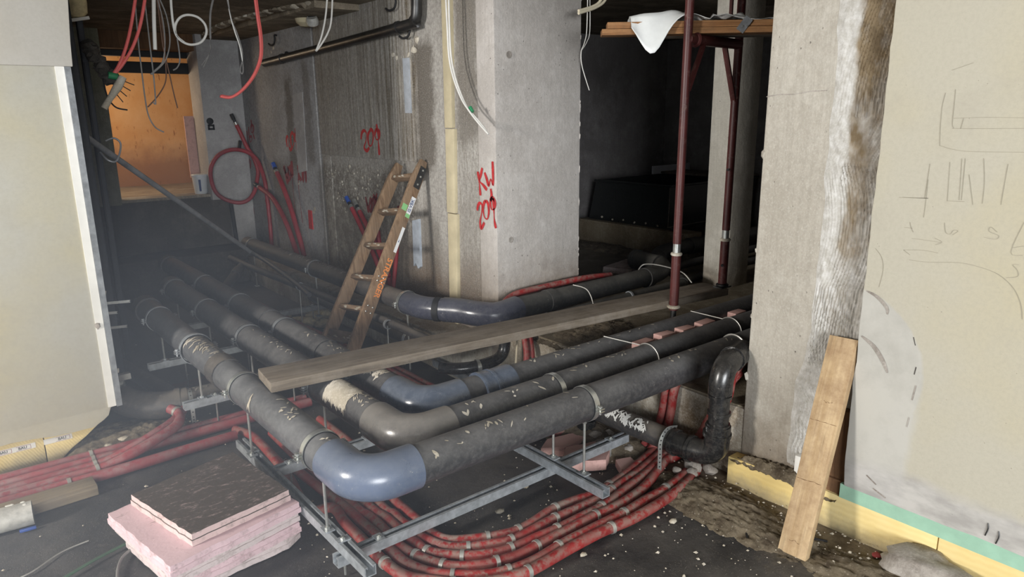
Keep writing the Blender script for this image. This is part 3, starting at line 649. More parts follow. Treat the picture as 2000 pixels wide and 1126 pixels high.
MB().box((2.72, 1.18, .085), (2.779, 1.30, .16)).build('wood_block', 'wood_brown', wr, bev=.004)
for k, pts in enumerate([T[a] for a in sorted(T) if a.startswith('pencil_')]):
    MB().ribbon(smooth_path([(2.6985, p[1], p[2]) for p in pts], 4), .0016, (-1, 0, 0)).build('pencil_line', 'pencil', wr, smooth=False)
# grey smears scraped into the filler patch
for pts, w in (([(1.17, .98), (1.13, .965), (1.09, .93), (1.085, .905)], .012), ([(1.17, .80), (1.12, .77), (1.08, .72), (1.06, .68)], .016), ([(.963, .73), (.966, .70)], .008), ([(.955, .66), (.962, .60)], .012), ([(.964, .53), (.968, .49)], .010), ([(.985, .84), (.975, .81)], .006), ([(1.09, .24), (1.05, .215)], .014), ([(1.06, .195), (1.01, .175)], .014)):
    MB().ribbon(smooth_path([(2.6984, a, b) for a, b in pts], 4), w, (-1, 0, 0), lambda t: .4+math.sin(t*3.14)*.7).build('filler_smear', 'concrete_dark' if w < .009 else 'stone', wr, smooth=False)
for y, z in ((.665, .21), (.63, .195)):
    MB().tube(smooth_path([(2.699, y, z+.02), (2.696, y-.003, z), (2.698, y+.003, z-.03)], 4), .002, 6).build('bent_nail', 'steel_dark', wr)

def mortar_mat():
    m = NM('comb_mortar', .9, 0, .2)
    X, Y, Z = m.xyz()
    wob = m.math('MULTIPLY', m.math('SUBTRACT', m.noise(5, 5, .6), .5), .10)
    brown = m.math('MULTIPLY', m.ramp(m.math('ADD', Y, wob), 1.345, 1.325), m.ramp(m.noise(1.0, 5, .6, m.pos((1, 5, 2.2))), .38, .56))
    top = m.ramp(m.math('ADD', Z, m.math('MULTIPLY', wob, 3)), .95, 1.1)
    brown = m.math('MULTIPLY', brown, m.math('MAXIMUM', top, .35))
    c = m.mix(m.ramp(m.noise(26, 7, .75), .4, .65), lin((176, 172, 164)), lin((206, 204, 200)))
    c = m.mix(brown, c, m.mix(m.ramp(m.noise(12, 5), .4, .6), lin((112, 97, 76)), lin((136, 120, 96))))
    m.color(c); m.bump(m.noise(60, 8, .8), .6, .008); reg('comb_mortar', m)
mortar_mat()
def mortar():
    nz, nu = 300, 64; vs = []; fs = []
    for j in range(nz+1):
        z = .12+(2.46-.12)*j/nz
        yl = 1.415+.02*noise.noise(Vector((z*2.1, 5, 0)))+.012*noise.noise(Vector((z*9, 2, 0)))+(0.045 if z < .75 else 0)*min(1, (.75-z)*4 if z < .75 else 0)
        yr = 1.176
        for i in range(nu+1):
            u = i/nu; y = yl+(yr-yl)*u
            if z > 1.62: curve = .09*((z-1.62)/.8)**2*1.6+.05*math.sin(z*3); amp = 1.0 if u > .38 else .15
            elif z > 1.45: curve = .5*(z-1.45); amp = .2+.8*(u > .65)
            elif z > .95: curve = .10*math.cos((z-1.2)*4); amp = 1.0 if u > .3 else .3
            else: curve = .22*(.95-z)**2*2.2+.03*math.sin(z*8); amp = .9 if u < .75 else .35
            ph = (y+curve)/.0125
            amp *= .5+.7*max(0, noise.noise(Vector((y*5, z*2.2, 8)))+.5)
            h = .003+.0105*amp*max(0, math.sin(ph*2*math.pi))**.8+.0045*noise.noise(Vector((y*45, z*26, 1)))+.004*noise.noise(Vector((y*14, z*7, 4)))
            edge_f = min(1, u*9, 1)
            vs.append((2.7795-max(0.0, h)*edge_f*1.05-.0004, y, z))
    for j in range(nz):
        for i in range(nu):
            a = j*(nu+1)+i; fs.append((a, a+nu+1, a+nu+2, a+1))
    o = MB().add(vs, fs).build('combed_mortar', 'comb_mortar', wr, ang=60)
mortar()

# long wall with the spray marks
wb = struct(MB().box((XW, 3.72, -.1), (3.51, 8.3, 2.5)).build('wall_back', 'old_wall', bev=.01))
MB().box((2.766, 4.47, 1.315), (2.785, 6.06, 2.47)).build('shuttering_panel', 'old_wall', wb, bev=.004)
MB().box((2.766, 6.105, -.1), (2.785, 7.96, 2.47)).build('shuttering_panel', 'old_wall', wb, bev=.004)
MB().box((2.770, 4.09, -.1), (2.785, 4.40, 2.47)).build('shuttering_panel', 'old_wall', wb, bev=.006)
MB().box((2.772, 5.90, .2), (2.785, 6.05, 1.30)).build('shuttering_panel', 'old_wall', wb, bev=.004)
for z0, z1, s in ((1.56, 2.47, .0), (.99, 1.555, .006), (.20, .985, .012)):
    MB().hexa([(2.752, 3.985, z0), (2.785, 3.985, z0), (2.785, 4.07+s, z0), (2.752, 4.07+s, z0), (2.752, 3.965, z1), (2.785, 3.965, z1), (2.785, 4.062+s*.5, z1), (2.752, 4.062+s*.5, z1)]).build('foam_lath', 'foam_lath', wb, bev=.004)
MB().box((2.760, 4.50, 1.66), (2.768, 4.588, 2.04)).build('galvanised_strip', 'galv_strip', wb, wobble=.003)
MB().prism([(4.468, .54), (4.50, .52), (4.53, .56), (4.562, .53), (4.555, .88), (4.465, .90)], 'yz', 2.760, 2.781).build('galvanised_strip', 'galv_strip', wb)
MB().prism([(6.40, 1.15), (6.60, 1.12), (6.58, 1.84), (6.36, 1.86)], 'yz', 2.762, 2.768).build('plaster_patch', 'concrete_pale', wb)
pil = struct(MB().box((2.772, 3.54, -.1), (3.51, 3.725, 2.5)).build('wall_pillar', 'concrete_pillar', bev=.012, wobble=.0025))
for y, z, r in ((3.538, 2.0, .022), (3.538, .85, .02)):
    x = 2.885
    MB().lathe([(r*.9, 0), (r, .002), (r*.75, .003), (r*.55, .0015)], (x, y, z), (0, -1, 0), 16).build('formwork_tie_hole', 'stone', pil)
for k in range(16):   # crumbling arris of the pillar
    z = .42+2.0*rnd.random(); MB().rock((3.506, 3.545, z), .006, .008, .012+.03*rnd.random(), k+3, 1).build('chipped_edge', 'concrete_pillar', pil)
# crumbled plaster crumbs left on the wall
for k in range(46):
    y = rnd.uniform(5.05, 6.0); z = rnd.uniform(.82, 1.24); r = rnd.uniform(.006, .018)
    MB().rock((2.781, y, z), r*.7, r, r*.9, k, 1, .6).build('plaster_crumb', 'rubble_light', wb)
for k, (y, z) in enumerate(((4.45, 2.09), (4.52, 2.06), (4.68, 2.05), (4.73, 2.07), (6.3, .80), (6.33, .77), (6.62, 1.02), (4.40, 2.15), (6.96, 2.28), (7.02, 2.25))):
    MB().rock((2.772, y, z), .012, .03, .024, k+60, 1, .7).build('plaster_crumb', 'rubble_light', wb)
for k in sorted(T):
    if k.startswith('spray_'):
        g = k[6]; faded = g in 'efgh' or g == 'd'
        w = {'a': .027, 'b': .022, 'c': .03, 'd': .026, 'e': .04, 'f': .022, 'g': .022, 'h': .022}[g]
        if k in ('spray_eD1', 'spray_eD2', 'spray_fD'): w = .012
        par = pil if g == 'b' else wb
        MB().ribbon(smooth_path([(2.7645 if g != 'b' else 2.7685, p[1], p[2]) for p in T[k]], 5), w, (-1, 0, 0), lambda t: .75+.35*math.sin(t*9)).build('spray_paint_stroke', 'spray_faded' if faded else 'spray_red', par, smooth=False)
MB().box((2.758, 6.36, .60), (2.766, 6.44, .78)).build('red_tape_patch', 'spray_red', wb, wobble=.004)

# end of the passage: parapet, white pier, jamb, opening to the warm-lit room
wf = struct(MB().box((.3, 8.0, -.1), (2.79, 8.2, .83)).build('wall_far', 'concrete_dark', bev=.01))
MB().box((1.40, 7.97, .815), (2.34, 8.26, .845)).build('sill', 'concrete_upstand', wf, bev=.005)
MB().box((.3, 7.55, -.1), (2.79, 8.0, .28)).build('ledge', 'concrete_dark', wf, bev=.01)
struct(MB().box((2.34, 7.93, .78), (2.79, 8.3, 2.5)).build('wall_pier_far', 'concrete_pale', bev=.01))
struct(MB().box((2.53, 7.93, .2), (2.79, 8.1, .79)).build('wall_pier_foot', 'concrete_pale', bev=.01))
struct(MB().box((.3, 7.93, .8), (1.47, 8.25, 2.5)).build('wall_jamb', 'greenish_plaster', bev=.01))
struct(MB().box((1.44, 8.0, 2.31), (2.36, 8.25, 2.5)).build('trim_1', 'wood_brown', bev=.006))
struct(MB().box((.2, 4.25, -.1), (.3, 8.2, 2.5)).build('wall_added_side', 'concrete_dark'))  # unseen wall, added to keep outside light from leaking into the passage
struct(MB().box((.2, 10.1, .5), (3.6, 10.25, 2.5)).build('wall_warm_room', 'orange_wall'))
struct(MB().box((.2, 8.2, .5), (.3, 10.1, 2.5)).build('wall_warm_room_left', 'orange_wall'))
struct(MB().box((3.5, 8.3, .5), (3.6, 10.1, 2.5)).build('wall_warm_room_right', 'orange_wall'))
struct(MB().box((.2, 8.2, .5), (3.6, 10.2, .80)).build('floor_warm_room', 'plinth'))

# left foreground wall
outline = [(-2.6, .11)]
x = -2.5
while x < .50:
    outline.append((x, .095+.02*noise.noise(Vector((x*3, 1, 0)))-.02*max(0, 1-abs(x-.3)/.25)+.006*noise.noise(Vector((x*20, 1, 0))))); x += .045
outline += [(.52, .105), (.545, .125), (.56, .165), (.60, .168), (.60, 1.895), (-2.6, 1.895)]
wl = struct(MB().prism(outline, 'xz', 4.05, 4.25).build('wall_left', 'plaster_left', bev=.005))
MB().prism([(-2.6, 1.888), (.622, 1.888), (.628, 2.0), (.645, 2.2), (.66, 2.47), (-2.6, 2.47)], 'xz', 4.040, 4.25).build('plaster_layer', 'plaster_upper', wl, bev=.004)
MB().box((.585, 4.032, .17), (.612, 4.06, 1.888)).build('corner_bead', 'galvanised_dull', wl, wobble=.004)
MB().box((.548, 4.045, .17), (.585, 4.056, 1.888)).build('filler_strip', 'plaster_white', wl)
MB().prism([(-2.6, -.09), (.245, -.09), (.245, .09), (-2.6, .105)], 'xz', 4.075, 4.2).build('insulation_board', 'insulation_yellow', wl, bev=.004)
MB().prism([(.249, -.09), (.31, -.06), (.36, -.015), (.43, .03), (.50, .085), (.52, .115), (.249, .1)], 'xz', 4.075, 4.2).build('insulation_board', 'insulation_yellow', wl, bev=.004)
for x0, x1, s in ((-.6, .02, .03), (.02, .21, .015), (.245, .37, .0)):
    MB().box((x0, 4.073, .040+(x0*.0)), (x1, 4.078, .068)).build('sealing_tape', 'plaster_white', wl)
for x in (.075, .155, .325):
    text_part('tape_print', 'BAU', .019, 'ink_dark', wl, (x, 4.0722, .054), (1, 0, 0), (0, 0, 1), .0004)
    for a, b in (((x-.027, .044), (x+.034, .044)), ((x-.027, .064), (x+.034, .064)), ((x+.034, .044), (x+.034, .064))):
        MB().ribbon([(a[0], 4.0724, a[1]), (b[0], 4.0724, b[1])], .0015, (0, -1, 0)).build('tape_print', 'spray_faded', wl, smooth=False)
for pts in ([(.085, 1.72), (.10, 1.70), (.115, 1.675)], [(.095, 1.725), (.10, 1.70)], [(.09, 1.70), (.112, 1.685)]):
    MB().ribbon([(a, 4.0492, b) for a, b in pts], .003, (0, -1, 0)).build('pencil_line', 'ink_dark', wl, smooth=False)
for x, z in ((.555, .62), (.60, .56), (.605, .78), (.608, .36)):
    MB().rock((x, 4.045, z), .014, .012, .018, x*9+z, 1, .6).build('plaster_crumb', 'stone', wl)

# dark room behind the opening
struct(MB().box((3.51, 5.7, SL), (7.2, 5.8, 2.5)).build('wall_room_back', 'room_wall'))
struct(MB().box((7.1, .2, SL), (7.2, 5.8, 2.5)).build('wall_room_side', 'room_wall'))
struct(MB().box((3.08, .1, SL-.1), (7.2, .2, 2.5)).build('wall_added_room_front', 'room_wall'))  # invented wall out of view, closes the room off from outside light
colu = struct(MB().box((4.70, 3.10, SL-.02), (4.98, 3.335, 2.5)).build('wall_column', 'concrete_column', bev=.02, wobble=.003))
plin = struct(MB().box((5.45, 4.04, SL-.02), (5.66, 5.5, .53)).build('wall_plinth', 'plinth', bev=.012, wobble=.004))
MB().box((5.43, 4.10, .505), (5.6, 5.46, .532)).build('coping', 'plinth', plin, bev=.006)
struct(MB().box((6.7, 4.3, SL-.02), (6.9, 5.5, .53)).build('wall_plinth_rear', 'plinth'))
MB().box((5.0, 5.688, 1.40), (5.07, 5.70, 1.45)).build('red_sticker', 'spray_faded', bpy.data.objects['wall_room_back'])

def mound(name, mat, cx, cy, z0, lx, ly, h, seed, label, cat, rot=0.0):
    n = 70; vs = []; fs = []
    for j in range(n+1):
        for i in range(n+1):
            u = i/n*2-1; v = j/n*2-1; d = math.hypot(u, v)
            k = max(0, 1-d**1.7); a = u*lx/2; b = v*ly/2
            x = cx+a*math.cos(rot)-b*math.sin(rot); y = cy+a*math.sin(rot)+b*math.cos(rot)
            hh = h*k*(.8+.4*noise.noise(Vector((x*3, y*3, seed))))+(.010*noise.noise(Vector((x*13, y*13, seed)))+.012*noise.noise(Vector((x*38, y*38, seed)))+.008*noise.noise(Vector((x*90, y*90, seed))))
            vs.append((x, y, z0-.024+hh+.018*min(1, k*1.6)))
    for j in range(n):
        for i in range(n):
            a = j*(n+1)+i; fs.append((a, a+1, a+n+2, a+n+1))
    return tag(MB().add(vs, fs).build(name, mat, ang=70), label, cat, kind='stuff')
mound('soil_heap', 'soil', .62, 4.12, FL, .75, .55, .10, 3, 'grey soil and grit heaped against the end of the left wall', 'soil')
mound('soil_heap', 'soil', 2.50, 1.60, FL, .43, 1.1, .06, 5, 'brown soil banked along the yellow insulation under the bare pier', 'soil')
mound('soil_heap', 'soil', 2.49, .70, FL, .44, 1.3, .05, 6, 'sandy soil strewn along the foot of the pencil-marked wall', 'soil')
mound('soil_heap', 'soil_dark', 2.60, 2.55, FL, .5, 1.2, .10, 8, 'dark rubble soil under the low black pipe', 'soil')
mound('soil_heap', 'soil', 2.742, 1.45, .092, .10, .5, .04, 9, 'crumbled mortar lying on top of the yellow insulation', 'soil')
mound('soil_heap', 'soil', 3.15, 3.05, SL, .8, .7, .045, 11, 'sandy soil under the far end of the scaffold plank', 'soil')
mound('soil_heap', 'soil_dark', 5.25, 4.9, SL, .45, 1.2, .06, 13, 'dusty dirt along the foot of the plinth', 'soil')

# ================================================================== PIPES
ZP = 0.427; RP = 0.0745
def arc_xy(c, r, a0, a1, z, n=14):
    return [(c[0]+r*math.cos(a0+(a1-a0)*i/n), c[1]+r*math.sin(a0+(a1-a0)*i/n), z) for i in range(n+1)]
def mud(parent, axis, c0, r, along, span, t0, t1, n, seed, size=(.012, .05), mat='rubble_light'):
    """dried mud dabs lying on a pipe: short curved strokes around the surface"""
    rr = random.Random(seed)
    mb = MB()
    for k in range(n):
        s = along+rr.uniform(-span, span); t = rr.uniform(t0, t1); L = rr.uniform(*size)/r; w = rr.uniform(.003, .008); sk = rr.uniform(-.02, .03)
        top = []; bot = []
        for i in range(6):
            f = i/5; tt = t+L*(f-.5); ww = w*math.sin(math.pi*(f*.86+.07)); ss = s+sk*(f-.5)
            for lst, q in ((top, ss-ww), (bot, ss+ww)):
                d = (math.sin(tt)*(r+.0022), math.cos(tt)*(r+.0022))
                lst.append((c0[0]+d[0], q, c0[1]+d[1]) if axis == 'y' else (q, c0[0]-d[0], c0[1]+d[1]))
        b = len(mb.v); mb.v += [Vector(p) for p in top+bot]
        mb.f += [(b+i, b+i+1, b+6+i+1, b+6+i) for i in range(5)]
    o = mb.build('dried_mud', mat, parent); o['kind'] = 'stuff'; return o

def L_pipe(label, X, Y, yend, xend, m_pipe, m_x, m_elb, rp=RP, couplers=()):
    t = thing('drain_pipe', (X, Y, FL), label, 'pipe', None)
    e = .20
    MB().pipe([(X, Y+e-.05, ZP), (X, (Y+yend)/2, ZP), (X, yend, ZP)], rp, rp-.005, 36).build('pipe_section', m_pipe, t)
    MB().pipe([(X+e-.05, Y, ZP), ((X+xend)/2, Y, ZP), (xend, Y, ZP)], rp, rp-.005, 36).build('pipe_section', m_x, t)
    R = .115; ro = rp+.0075
    path = [(X, Y+e+.03, ZP)]+[(X, Y+R+.02, ZP)]+arc_xy((X+R, Y+R), R, math.pi, 1.5*math.pi, ZP, 16)+[(X+R+.02, Y, ZP), (X+e, Y, ZP)]
    MB().pipe(path, ro, rp-.002, 40).build('elbow', m_elb, t)
    return t
p_front = L_pipe('front grey drain pipe turning at a glossy blue-grey elbow', .985, 2.02, 5.05, 5.2, 'pipe_near', 'pipe_dark', 'elbow_blue')
p_mid = L_pipe('middle drain pipe with a dull brown-grey elbow, between the two others', 1.275, 2.22, 5.55, 5.2, 'pipe_dark', 'pipe_dark', 'elbow_grey')
p_rear = L_pipe('rear drain pipe with a slate-blue elbow and a blue-grey coupling sleeve', 1.485, 2.435, 6.45, 5.2, 'pipe_dark', 'pipe_dark', 'elbow_slate')
# sockets and sleeves
def sleeve(parent, axis, c, s0, s1, r, mat, name='coupling_sleeve'):
    pts = [(c[0], s, c[1]) for s in (s0, (s0+s1)/2, s1)] if axis == 'y' else [(s, c[0], c[1]) for s in (s0, (s0+s1)/2, s1)]
    return MB().pipe(pts, r, r-.011, 36).build(name, mat, parent)
sl = sleeve(p_rear, 'x', (2.435, ZP), 1.78, 1.965, RP+.009, 'elbow_slate')
for s in (1.782, 1.845): sleeve(sl, 'x', (2.435, ZP), s, s+.012, RP+.0125, 'elbow_slate', 'rim')
sleeve(p_rear, 'y', (1.485, ZP), 3.36, 3.47, RP+.006, 'pipe_dark', 'pipe_socket')
sleeve(p_rear, 'y', (1.485, ZP), 4.15, 4.25, RP+.006, 'pipe_dark', 'pipe_socket'); sleeve(p_rear, 'y', (1.485, ZP), 6.38, 6.46, RP+.010, 'pipe_dusty', 'pipe_socket')
sleeve(p_mid, 'y', (1.275, ZP), 3.95, 4.06, RP+.006, 'pipe_dark', 'pipe_socket'); sleeve(p_mid, 'y', (1.275, ZP), 5.45, 5.56, RP+.010, 'pipe_dusty', 'pipe_socket')
sleeve(p_front, 'y', (.985, ZP), 3.40, 3.52, RP+.006, 'pipe_dusty', 'pipe_socket'); sleeve(p_front, 'y', (.985, ZP), 4.95, 5.06, RP+.010, 'pipe_dusty', 'pipe_socket')
mud(p_mid, 'y', (1.275, ZP), RP, 2.70, .10, -1.25, .15, 300, 1, (.03, .07)); mud(p_mid, 'y', (1.275, ZP), RP, 2.56, .07, -.55, .3, 26, 2, (.008, .02))
mud(p_rear, 'y', (1.485, ZP), RP, 2.83, .09, -.7, .35, 110, 3, (.01, .035)); mud(p_front, 'y', (.985, ZP), RP, 2.66, .11, -.5, .35, 20, 4, (.008, .02))
mud(p_front, 'y', (.985, ZP), RP, 3.62, .16, -.6, .5, 60, 5, (.01, .03)); mud(p_front, 'y', (.985, ZP), RP, 3.85, .12, -1.0, .5, 40, 6, (.01, .05))
mud(p_front, 'y', (.985, ZP), RP+.003, 2.24, .05, -.3, .4, 22, 7, (.006, .018)); mud(p_rear, 'y', (1.485, ZP), RP, 3.35, .25, -.4, .5, 34, 8, (.006, .016))
mud(p_front, 'y', (.985, ZP), RP, 2.92, .012, -1.5, -.9, 3, 9, (.05, .07)); mud(p_mid, 'y', (1.275, ZP), RP, 3.6, .3, -.3, .6, 22, 11, (.006, .02))
mud(p_front, 'x', (2.02, ZP), RP, 1.62, .40, -.2, 1.2, 16, 12, (.006, .03)); mud(p_mid, 'x', (2.22, ZP), RP, 1.75, .3, .0, .9, 14, 13, (.006, .03))
mud(p_rear, 'x', (2.435, ZP), RP, 2.5, .5, -.3, .5, 22, 14, (.006, .02)); mud(p_mid, 'x', (2.22, ZP), RP, 2.35, .2, -.3, .3, 16, 15, (.006, .02)); mud(p_front, 'x', (2.02, ZP), RP, 2.9, .3, -.3, .5, 16, 16, (.006, .02))

# ------------------------------------------------------------------ strut channels
CP = [(-.0225, .041), (-.0225, 0), (.0225, 0), (.0225, .041), (.0105, .041), (.0105, .032), (.014, .032), (.014, .037), (.0185, .037), (.0185, .004), (-.0185, .004), (-.0185, .037), (-.014, .037), (-.014, .032), (-.0105, .032), (-.0105, .041)]
def channel(p0, p1, label, group=None, mat='galvanised', feet=(), zf=FL):
    t = thing('strut_channel', p0, label, 'channel', group)
    MB().sweep(CP, p0, p1).build('rail', mat, t, smooth=False)
    d = (Vector(p1)-Vector(p0)).normalized()
    for f in feet:
        q = Vector(p0).lerp(Vector(p1), f)
        MB().tube([(q.x, q.y, zf), (q.x, q.y, p0[2]+.055)], .005, 10).build('threaded_stud', 'zinc_bright', t)
        MB().lathe([(.010, 0), (.010, .008)], (q.x, q.y, p0[2]+.044), (0, 0, 1), 6).build('nut', 'zinc_bright', t)
        MB().beam(Vector((q.x, q.y, p0[2]+.0425))-d*.018, Vector((q.x, q.y, p0[2]+.0425))+d*.018, .052, .004).build('washer_plate', 'galvanised', t)
    return t
channel((.955, 2.235, .008), (2.57, 2.235, .008), 'long galvanised strut channel lying under two cross channels', None, feet=(.115, .93))
channel((1.000, 3.38, .050), (1.000, 2.04, .050), 'galvanised strut channel beside the stack of pink boards', None, feet=(.84, .13))
channel((2.03, 2.60, .050), (2.03, 1.865, .050), 'galvanised strut channel under the clamps of the right pipe run', None)
channel((1.01, 2.97, .095-.041), (1.66, 2.97, .095-.041), 'short galvanised strut channel crossing below middle and rear pipes', None, feet=(.12,))
channel((.885, 3.93, .098), (1.66, 3.93, .098), 'galvanised strut channel carrying the front pipe beside the low black pipe', None, feet=(.22, .8))
channel((.885, 4.70, .110), (1.66, 4.70, .110), 'galvanised strut channel above the brown patch of floor', None, feet=(.28, .8))
channel((1.30, 5.45, .110), (1.66, 5.45, .110), 'dusty strut channel below the far ends of middle and rear pipe', None, 'galvanised_dull', feet=(.5,))
channel((1.72, 5.55, .05), (2.62, 5.55, .05), 'dusty strut channel behind the yellowish foam lumps', None, 'galvanised_dull', feet=(.3, .7))
channel((1.75, 4.12, .02), (2.6, 4.02, .02), 'dusty strut channel on the floor by the ladder foot', None, 'galvanised_dull', feet=(.3, .7))
channel((2.465, 3.85, -.0), (2.465, 3.15, -.0), 'dark strut channel below the plank beside a small pipe bend', None, 'galvanised_dull')

# ------------------------------------------------------------------ clamps
def clamp(c, axis, r, zbase, label, group, side=-1, mat='zinc_bright', rod=True):
    """two-piece pipe clamp with rubber lining, ear bolts and a threaded rod down to the channel"""
    c = Vector(c); t = thing('pipe_clamp', (c.x, c.y, zbase), label, 'clamp', group)
    ax = Vector((0, 1, 0)) if axis == 'y' else Vector((1, 0, 0)); sd = Vector((1, 0, 0)) if axis == 'y' else Vector((0, -1, 0))
    MB().pipe([c-ax*.013, c, c+ax*.013], r+.0055, r+.0025, 40).build('band', mat, t)
    MB().pipe([c-ax*.017, c, c+ax*.017], r+.003, r-.001, 40).build('rubber_lining', 'rubber', t)
    for s in (-1, 1):
        e = c+sd*s*(r+.018)
        for dz in (-.006, .006): MB().beam(e-sd*s*.016+Vector((0, 0, dz)), e+sd*s*.014+Vector((0, 0, dz)), .026, .003).build('ear', mat, t)
        b = MB().lathe([(.0045, -.022), (.0045, .010), (.010, .010), (.010, .017), (.006, .019)], e, (0, 0, 1), 8).build('bolt', mat, t)
    if rod:
        MB().tube([(c.x, c.y, zbase-.004), (c.x, c.y, c.z-r-.002)], .006, 10).build('threaded_rod', 'zinc_bright', t)
        MB().lathe([(.011, 0), (.011, .010)], (c.x, c.y, zbase+.004), (0, 0, 1), 6).build('nut', mat, t)
        MB().beam((c.x-.02, c.y, zbase+.002), (c.x+.02, c.y, zbase+.002), .05, .005).build('washer_plate', 'galvanised', t)
        MB().lathe([(.010, 0), (.012, .012)], (c.x, c.y, c.z-r-.018), (0, 0, 1), 8).build('boss', mat, t)
    return t
G1 = 'clamps along the front pipe'; G2 = 'clamps along the middle pipe'; G3 = 'clamps along the rear pipe'
clamp((.985, 2.355, ZP), 'y', RP, .091, 'shiny pipe clamp nearest the blue-grey elbow of the front pipe', None)
clamp((.985, 3.17, ZP), 'y', RP, .091, 'pipe clamp on the front pipe beside the end of the plank', None)
clamp((.985, 3.93, ZP), 'y', RP+.006, .139, 'pipe clamp on the front pipe above the lower left black pipe', None, mat='galvanised')
clamp((.985, 4.70, ZP), 'y', RP, .151, 'pipe clamp on the front pipe next to the perforated straps', None, mat='galvanised')
for k, (y, zb) in enumerate(((2.97, .095), (3.93, .139), (4.70, .151), (5.45, .151))):
    w_ = ('first', 'second', 'third', 'fourth')[k]
    clamp((1.275, y, ZP), 'y', RP, zb, 'dusty clamp on the middle pipe, %s from its brown-grey elbow' % w_, G2, mat='galvanised_dull')
    clamp((1.485, y, ZP), 'y', RP, zb, 'dusty clamp on the rear pipe, %s from its slate-blue elbow' % w_, G3, mat='galvanised_dull')
clamp((2.05, 2.02, ZP), 'x', RP, .091, 'bright pipe clamp on the right run of the front pipe', None)
clamp((2.05, 2.22, ZP), 'x', RP, .091, 'yellowed pipe clamp on the right run of the middle pipe', None)
# wire ties looped over the right runs
def loop_wire(c, axis, r, label, a0=-.9, a1=2.4, rad=.0032, mat='wire_tie', tail=None):
    pts = []
    for i in range(19):
        a = a0+(a1-a0)*i/18; d = (math.sin(a)*(r+.004), math.cos(a)*(r+.004))
        pts.append((c[0], c[1]-d[0], c[2]+d[1]) if axis == 'x' else (c[0]+d[0], c[1], c[2]+d[1]))
    if tail: pts = [tail]+pts
    return tag(MB().tube(pts, rad, 8).build('wire_tie', mat), label, 'wire', None)
loop_wire((2.70, 2.22, ZP), 'x', RP, 'grey wire stretched from the rear pipe over the middle pipe', -.7, 2.2, tail=(2.62, 2.45, ZP+RP+.006))
loop_wire((3.16, 2.02, ZP), 'x', RP, 'thick grey wire loop around the front pipe by the pier', -1.3, 2.6, .005)
loop_wire((3.42, 2.22, ZP), 'x', RP, 'grey wire tied over the middle pipe near the scaffold posts', -.7, 2.2, tail=(3.36, 2.45, ZP+RP+.006))
# pink spacer blocks between the runs
for k, (x, y) in enumerate(((2.80, 2.335), (2.98, 2.335), (3.16, 2.335), (3.34, 2.335), (3.66, 2.335))):
    s = .5+.5*rnd.random()
    tag(MB().box((x-.03-.03*s, y-.030, SL), (x+.03+.03*s, y+.030, ZP+.015+.035*s)).build('foam_block', 'xps_flat', bev=.004, wobble=.006), 'pink foam block wedged between middle and rear pipe', 'foam block', 'pink foam blocks between the pipes')

# ------------------------------------------------------------------ wall pipe with double bend
t = thing('drain_pipe', (2.30, 5.0, FL), 'large dark pipe along the sprayed wall with a navy double bend', 'pipe')
RW = .066; ZW = .45
MB().pipe([(2.315, 6.9, ZW), (2.315, 5.0, ZW), (2.315, 3.90, ZW)], RW, RW-.005, 32).build('pipe_section', 'pipe_dusty', t)
MB().pipe(smooth_path([(2.315, 3.95, ZW), (2.315, 3.86, ZW), (2.322, 3.77, ZW), (2.36, 3.68, ZW), (2.42, 3.59, ZW)], 6), RW+.008, RW-.004, 32).build('elbow', 'elbow_navy', t)
MB().pipe(smooth_path([(2.40, 3.62, ZW), (2.46, 3.53, ZW), (2.512, 3.425, ZW-.006), (2.585, 3.34, ZW-.010), (2.675, 3.325, ZW-.004), (2.76, 3.34, ZW)], 6), RW+.013, RW-.004, 32).build('elbow', 'elbow_navy', t)
MB().pipe([(2.365, 3.665, ZW), (2.375, 3.65, ZW), (2.385, 3.637, ZW)], RW+.012, RW, 32).build('rubber_seal', 'rubber', t)
path = smooth_path([(2.70, 3.34, ZW), (3.2, 3.35, ZW), (3.8, 3.36, ZW), (4.15, 3.38, ZW), (4.38, 3.48, ZW), (4.60, 3.70, ZW), (4.85, 3.88, ZW), (5.2, 3.93, ZW), (6.2, 3.93, ZW), (7.05, 3.93, ZW)], 8)
MB().pipe(path, RW, RW-.005, 28).build('pipe_section', 'pipe_room', t)
MB().pipe([(4.46, 3.58, ZW), (4.475, 3.72, ZW), (4.50, 3.86, ZW)], RW+.012, RW-.004, 28).build('branch_socket', 'pipe_room', t)
MB().pipe([(4.497, 3.83, ZW), (4.50, 3.85, ZW), (4.504, 3.87, ZW)], RW+.018, RW, 28).build('socket_rim', 'pipe_room', t)
for s0 in (3.02, 4.02): MB().pipe([(s0, 3.347+.01*(s0 > 4), ZW), (s0+.03, 3.348+.01*(s0 > 4), ZW), (s0+.06, 3.349+.012*(s0 > 4), ZW)], RW+.009, RW, 28).build('pipe_socket', 'pipe_room', t)
MB().pipe([(5.30, 3.93, ZW), (5.36, 3.93, ZW), (5.42, 3.93, ZW)], RW+.009, RW, 28).build('pipe_socket', 'pipe_room', t)
mud(t, 'y', (2.315, ZW), RW, 5.35, .75, -.5, .5, 150, 21, (.01, .04), 'stone')
for y in (3.93, 5.35, 6.75):
    clamp((2.315, y, ZW), 'y', RW+(.008 if y < 4 else 0), FL+.002 if y < 4 else .05, 'clamp on the large pipe along the sprayed wall, %s' % {3.93: 'next to the navy double bend', 5.35: 'beyond the ladder', 6.75: 'below the coiled hose'}[y], 'clamps along the wall pipe', mat='zinc_bright' if y < 4 else 'galvanised_dull')

# concrete ledge under the wall pipe
struct(MB().box((2.52, 3.62, -.1), (2.785, 7.6, .20)).build('wall_ledge', 'concrete_upstand', bev=.01, wobble=.006))

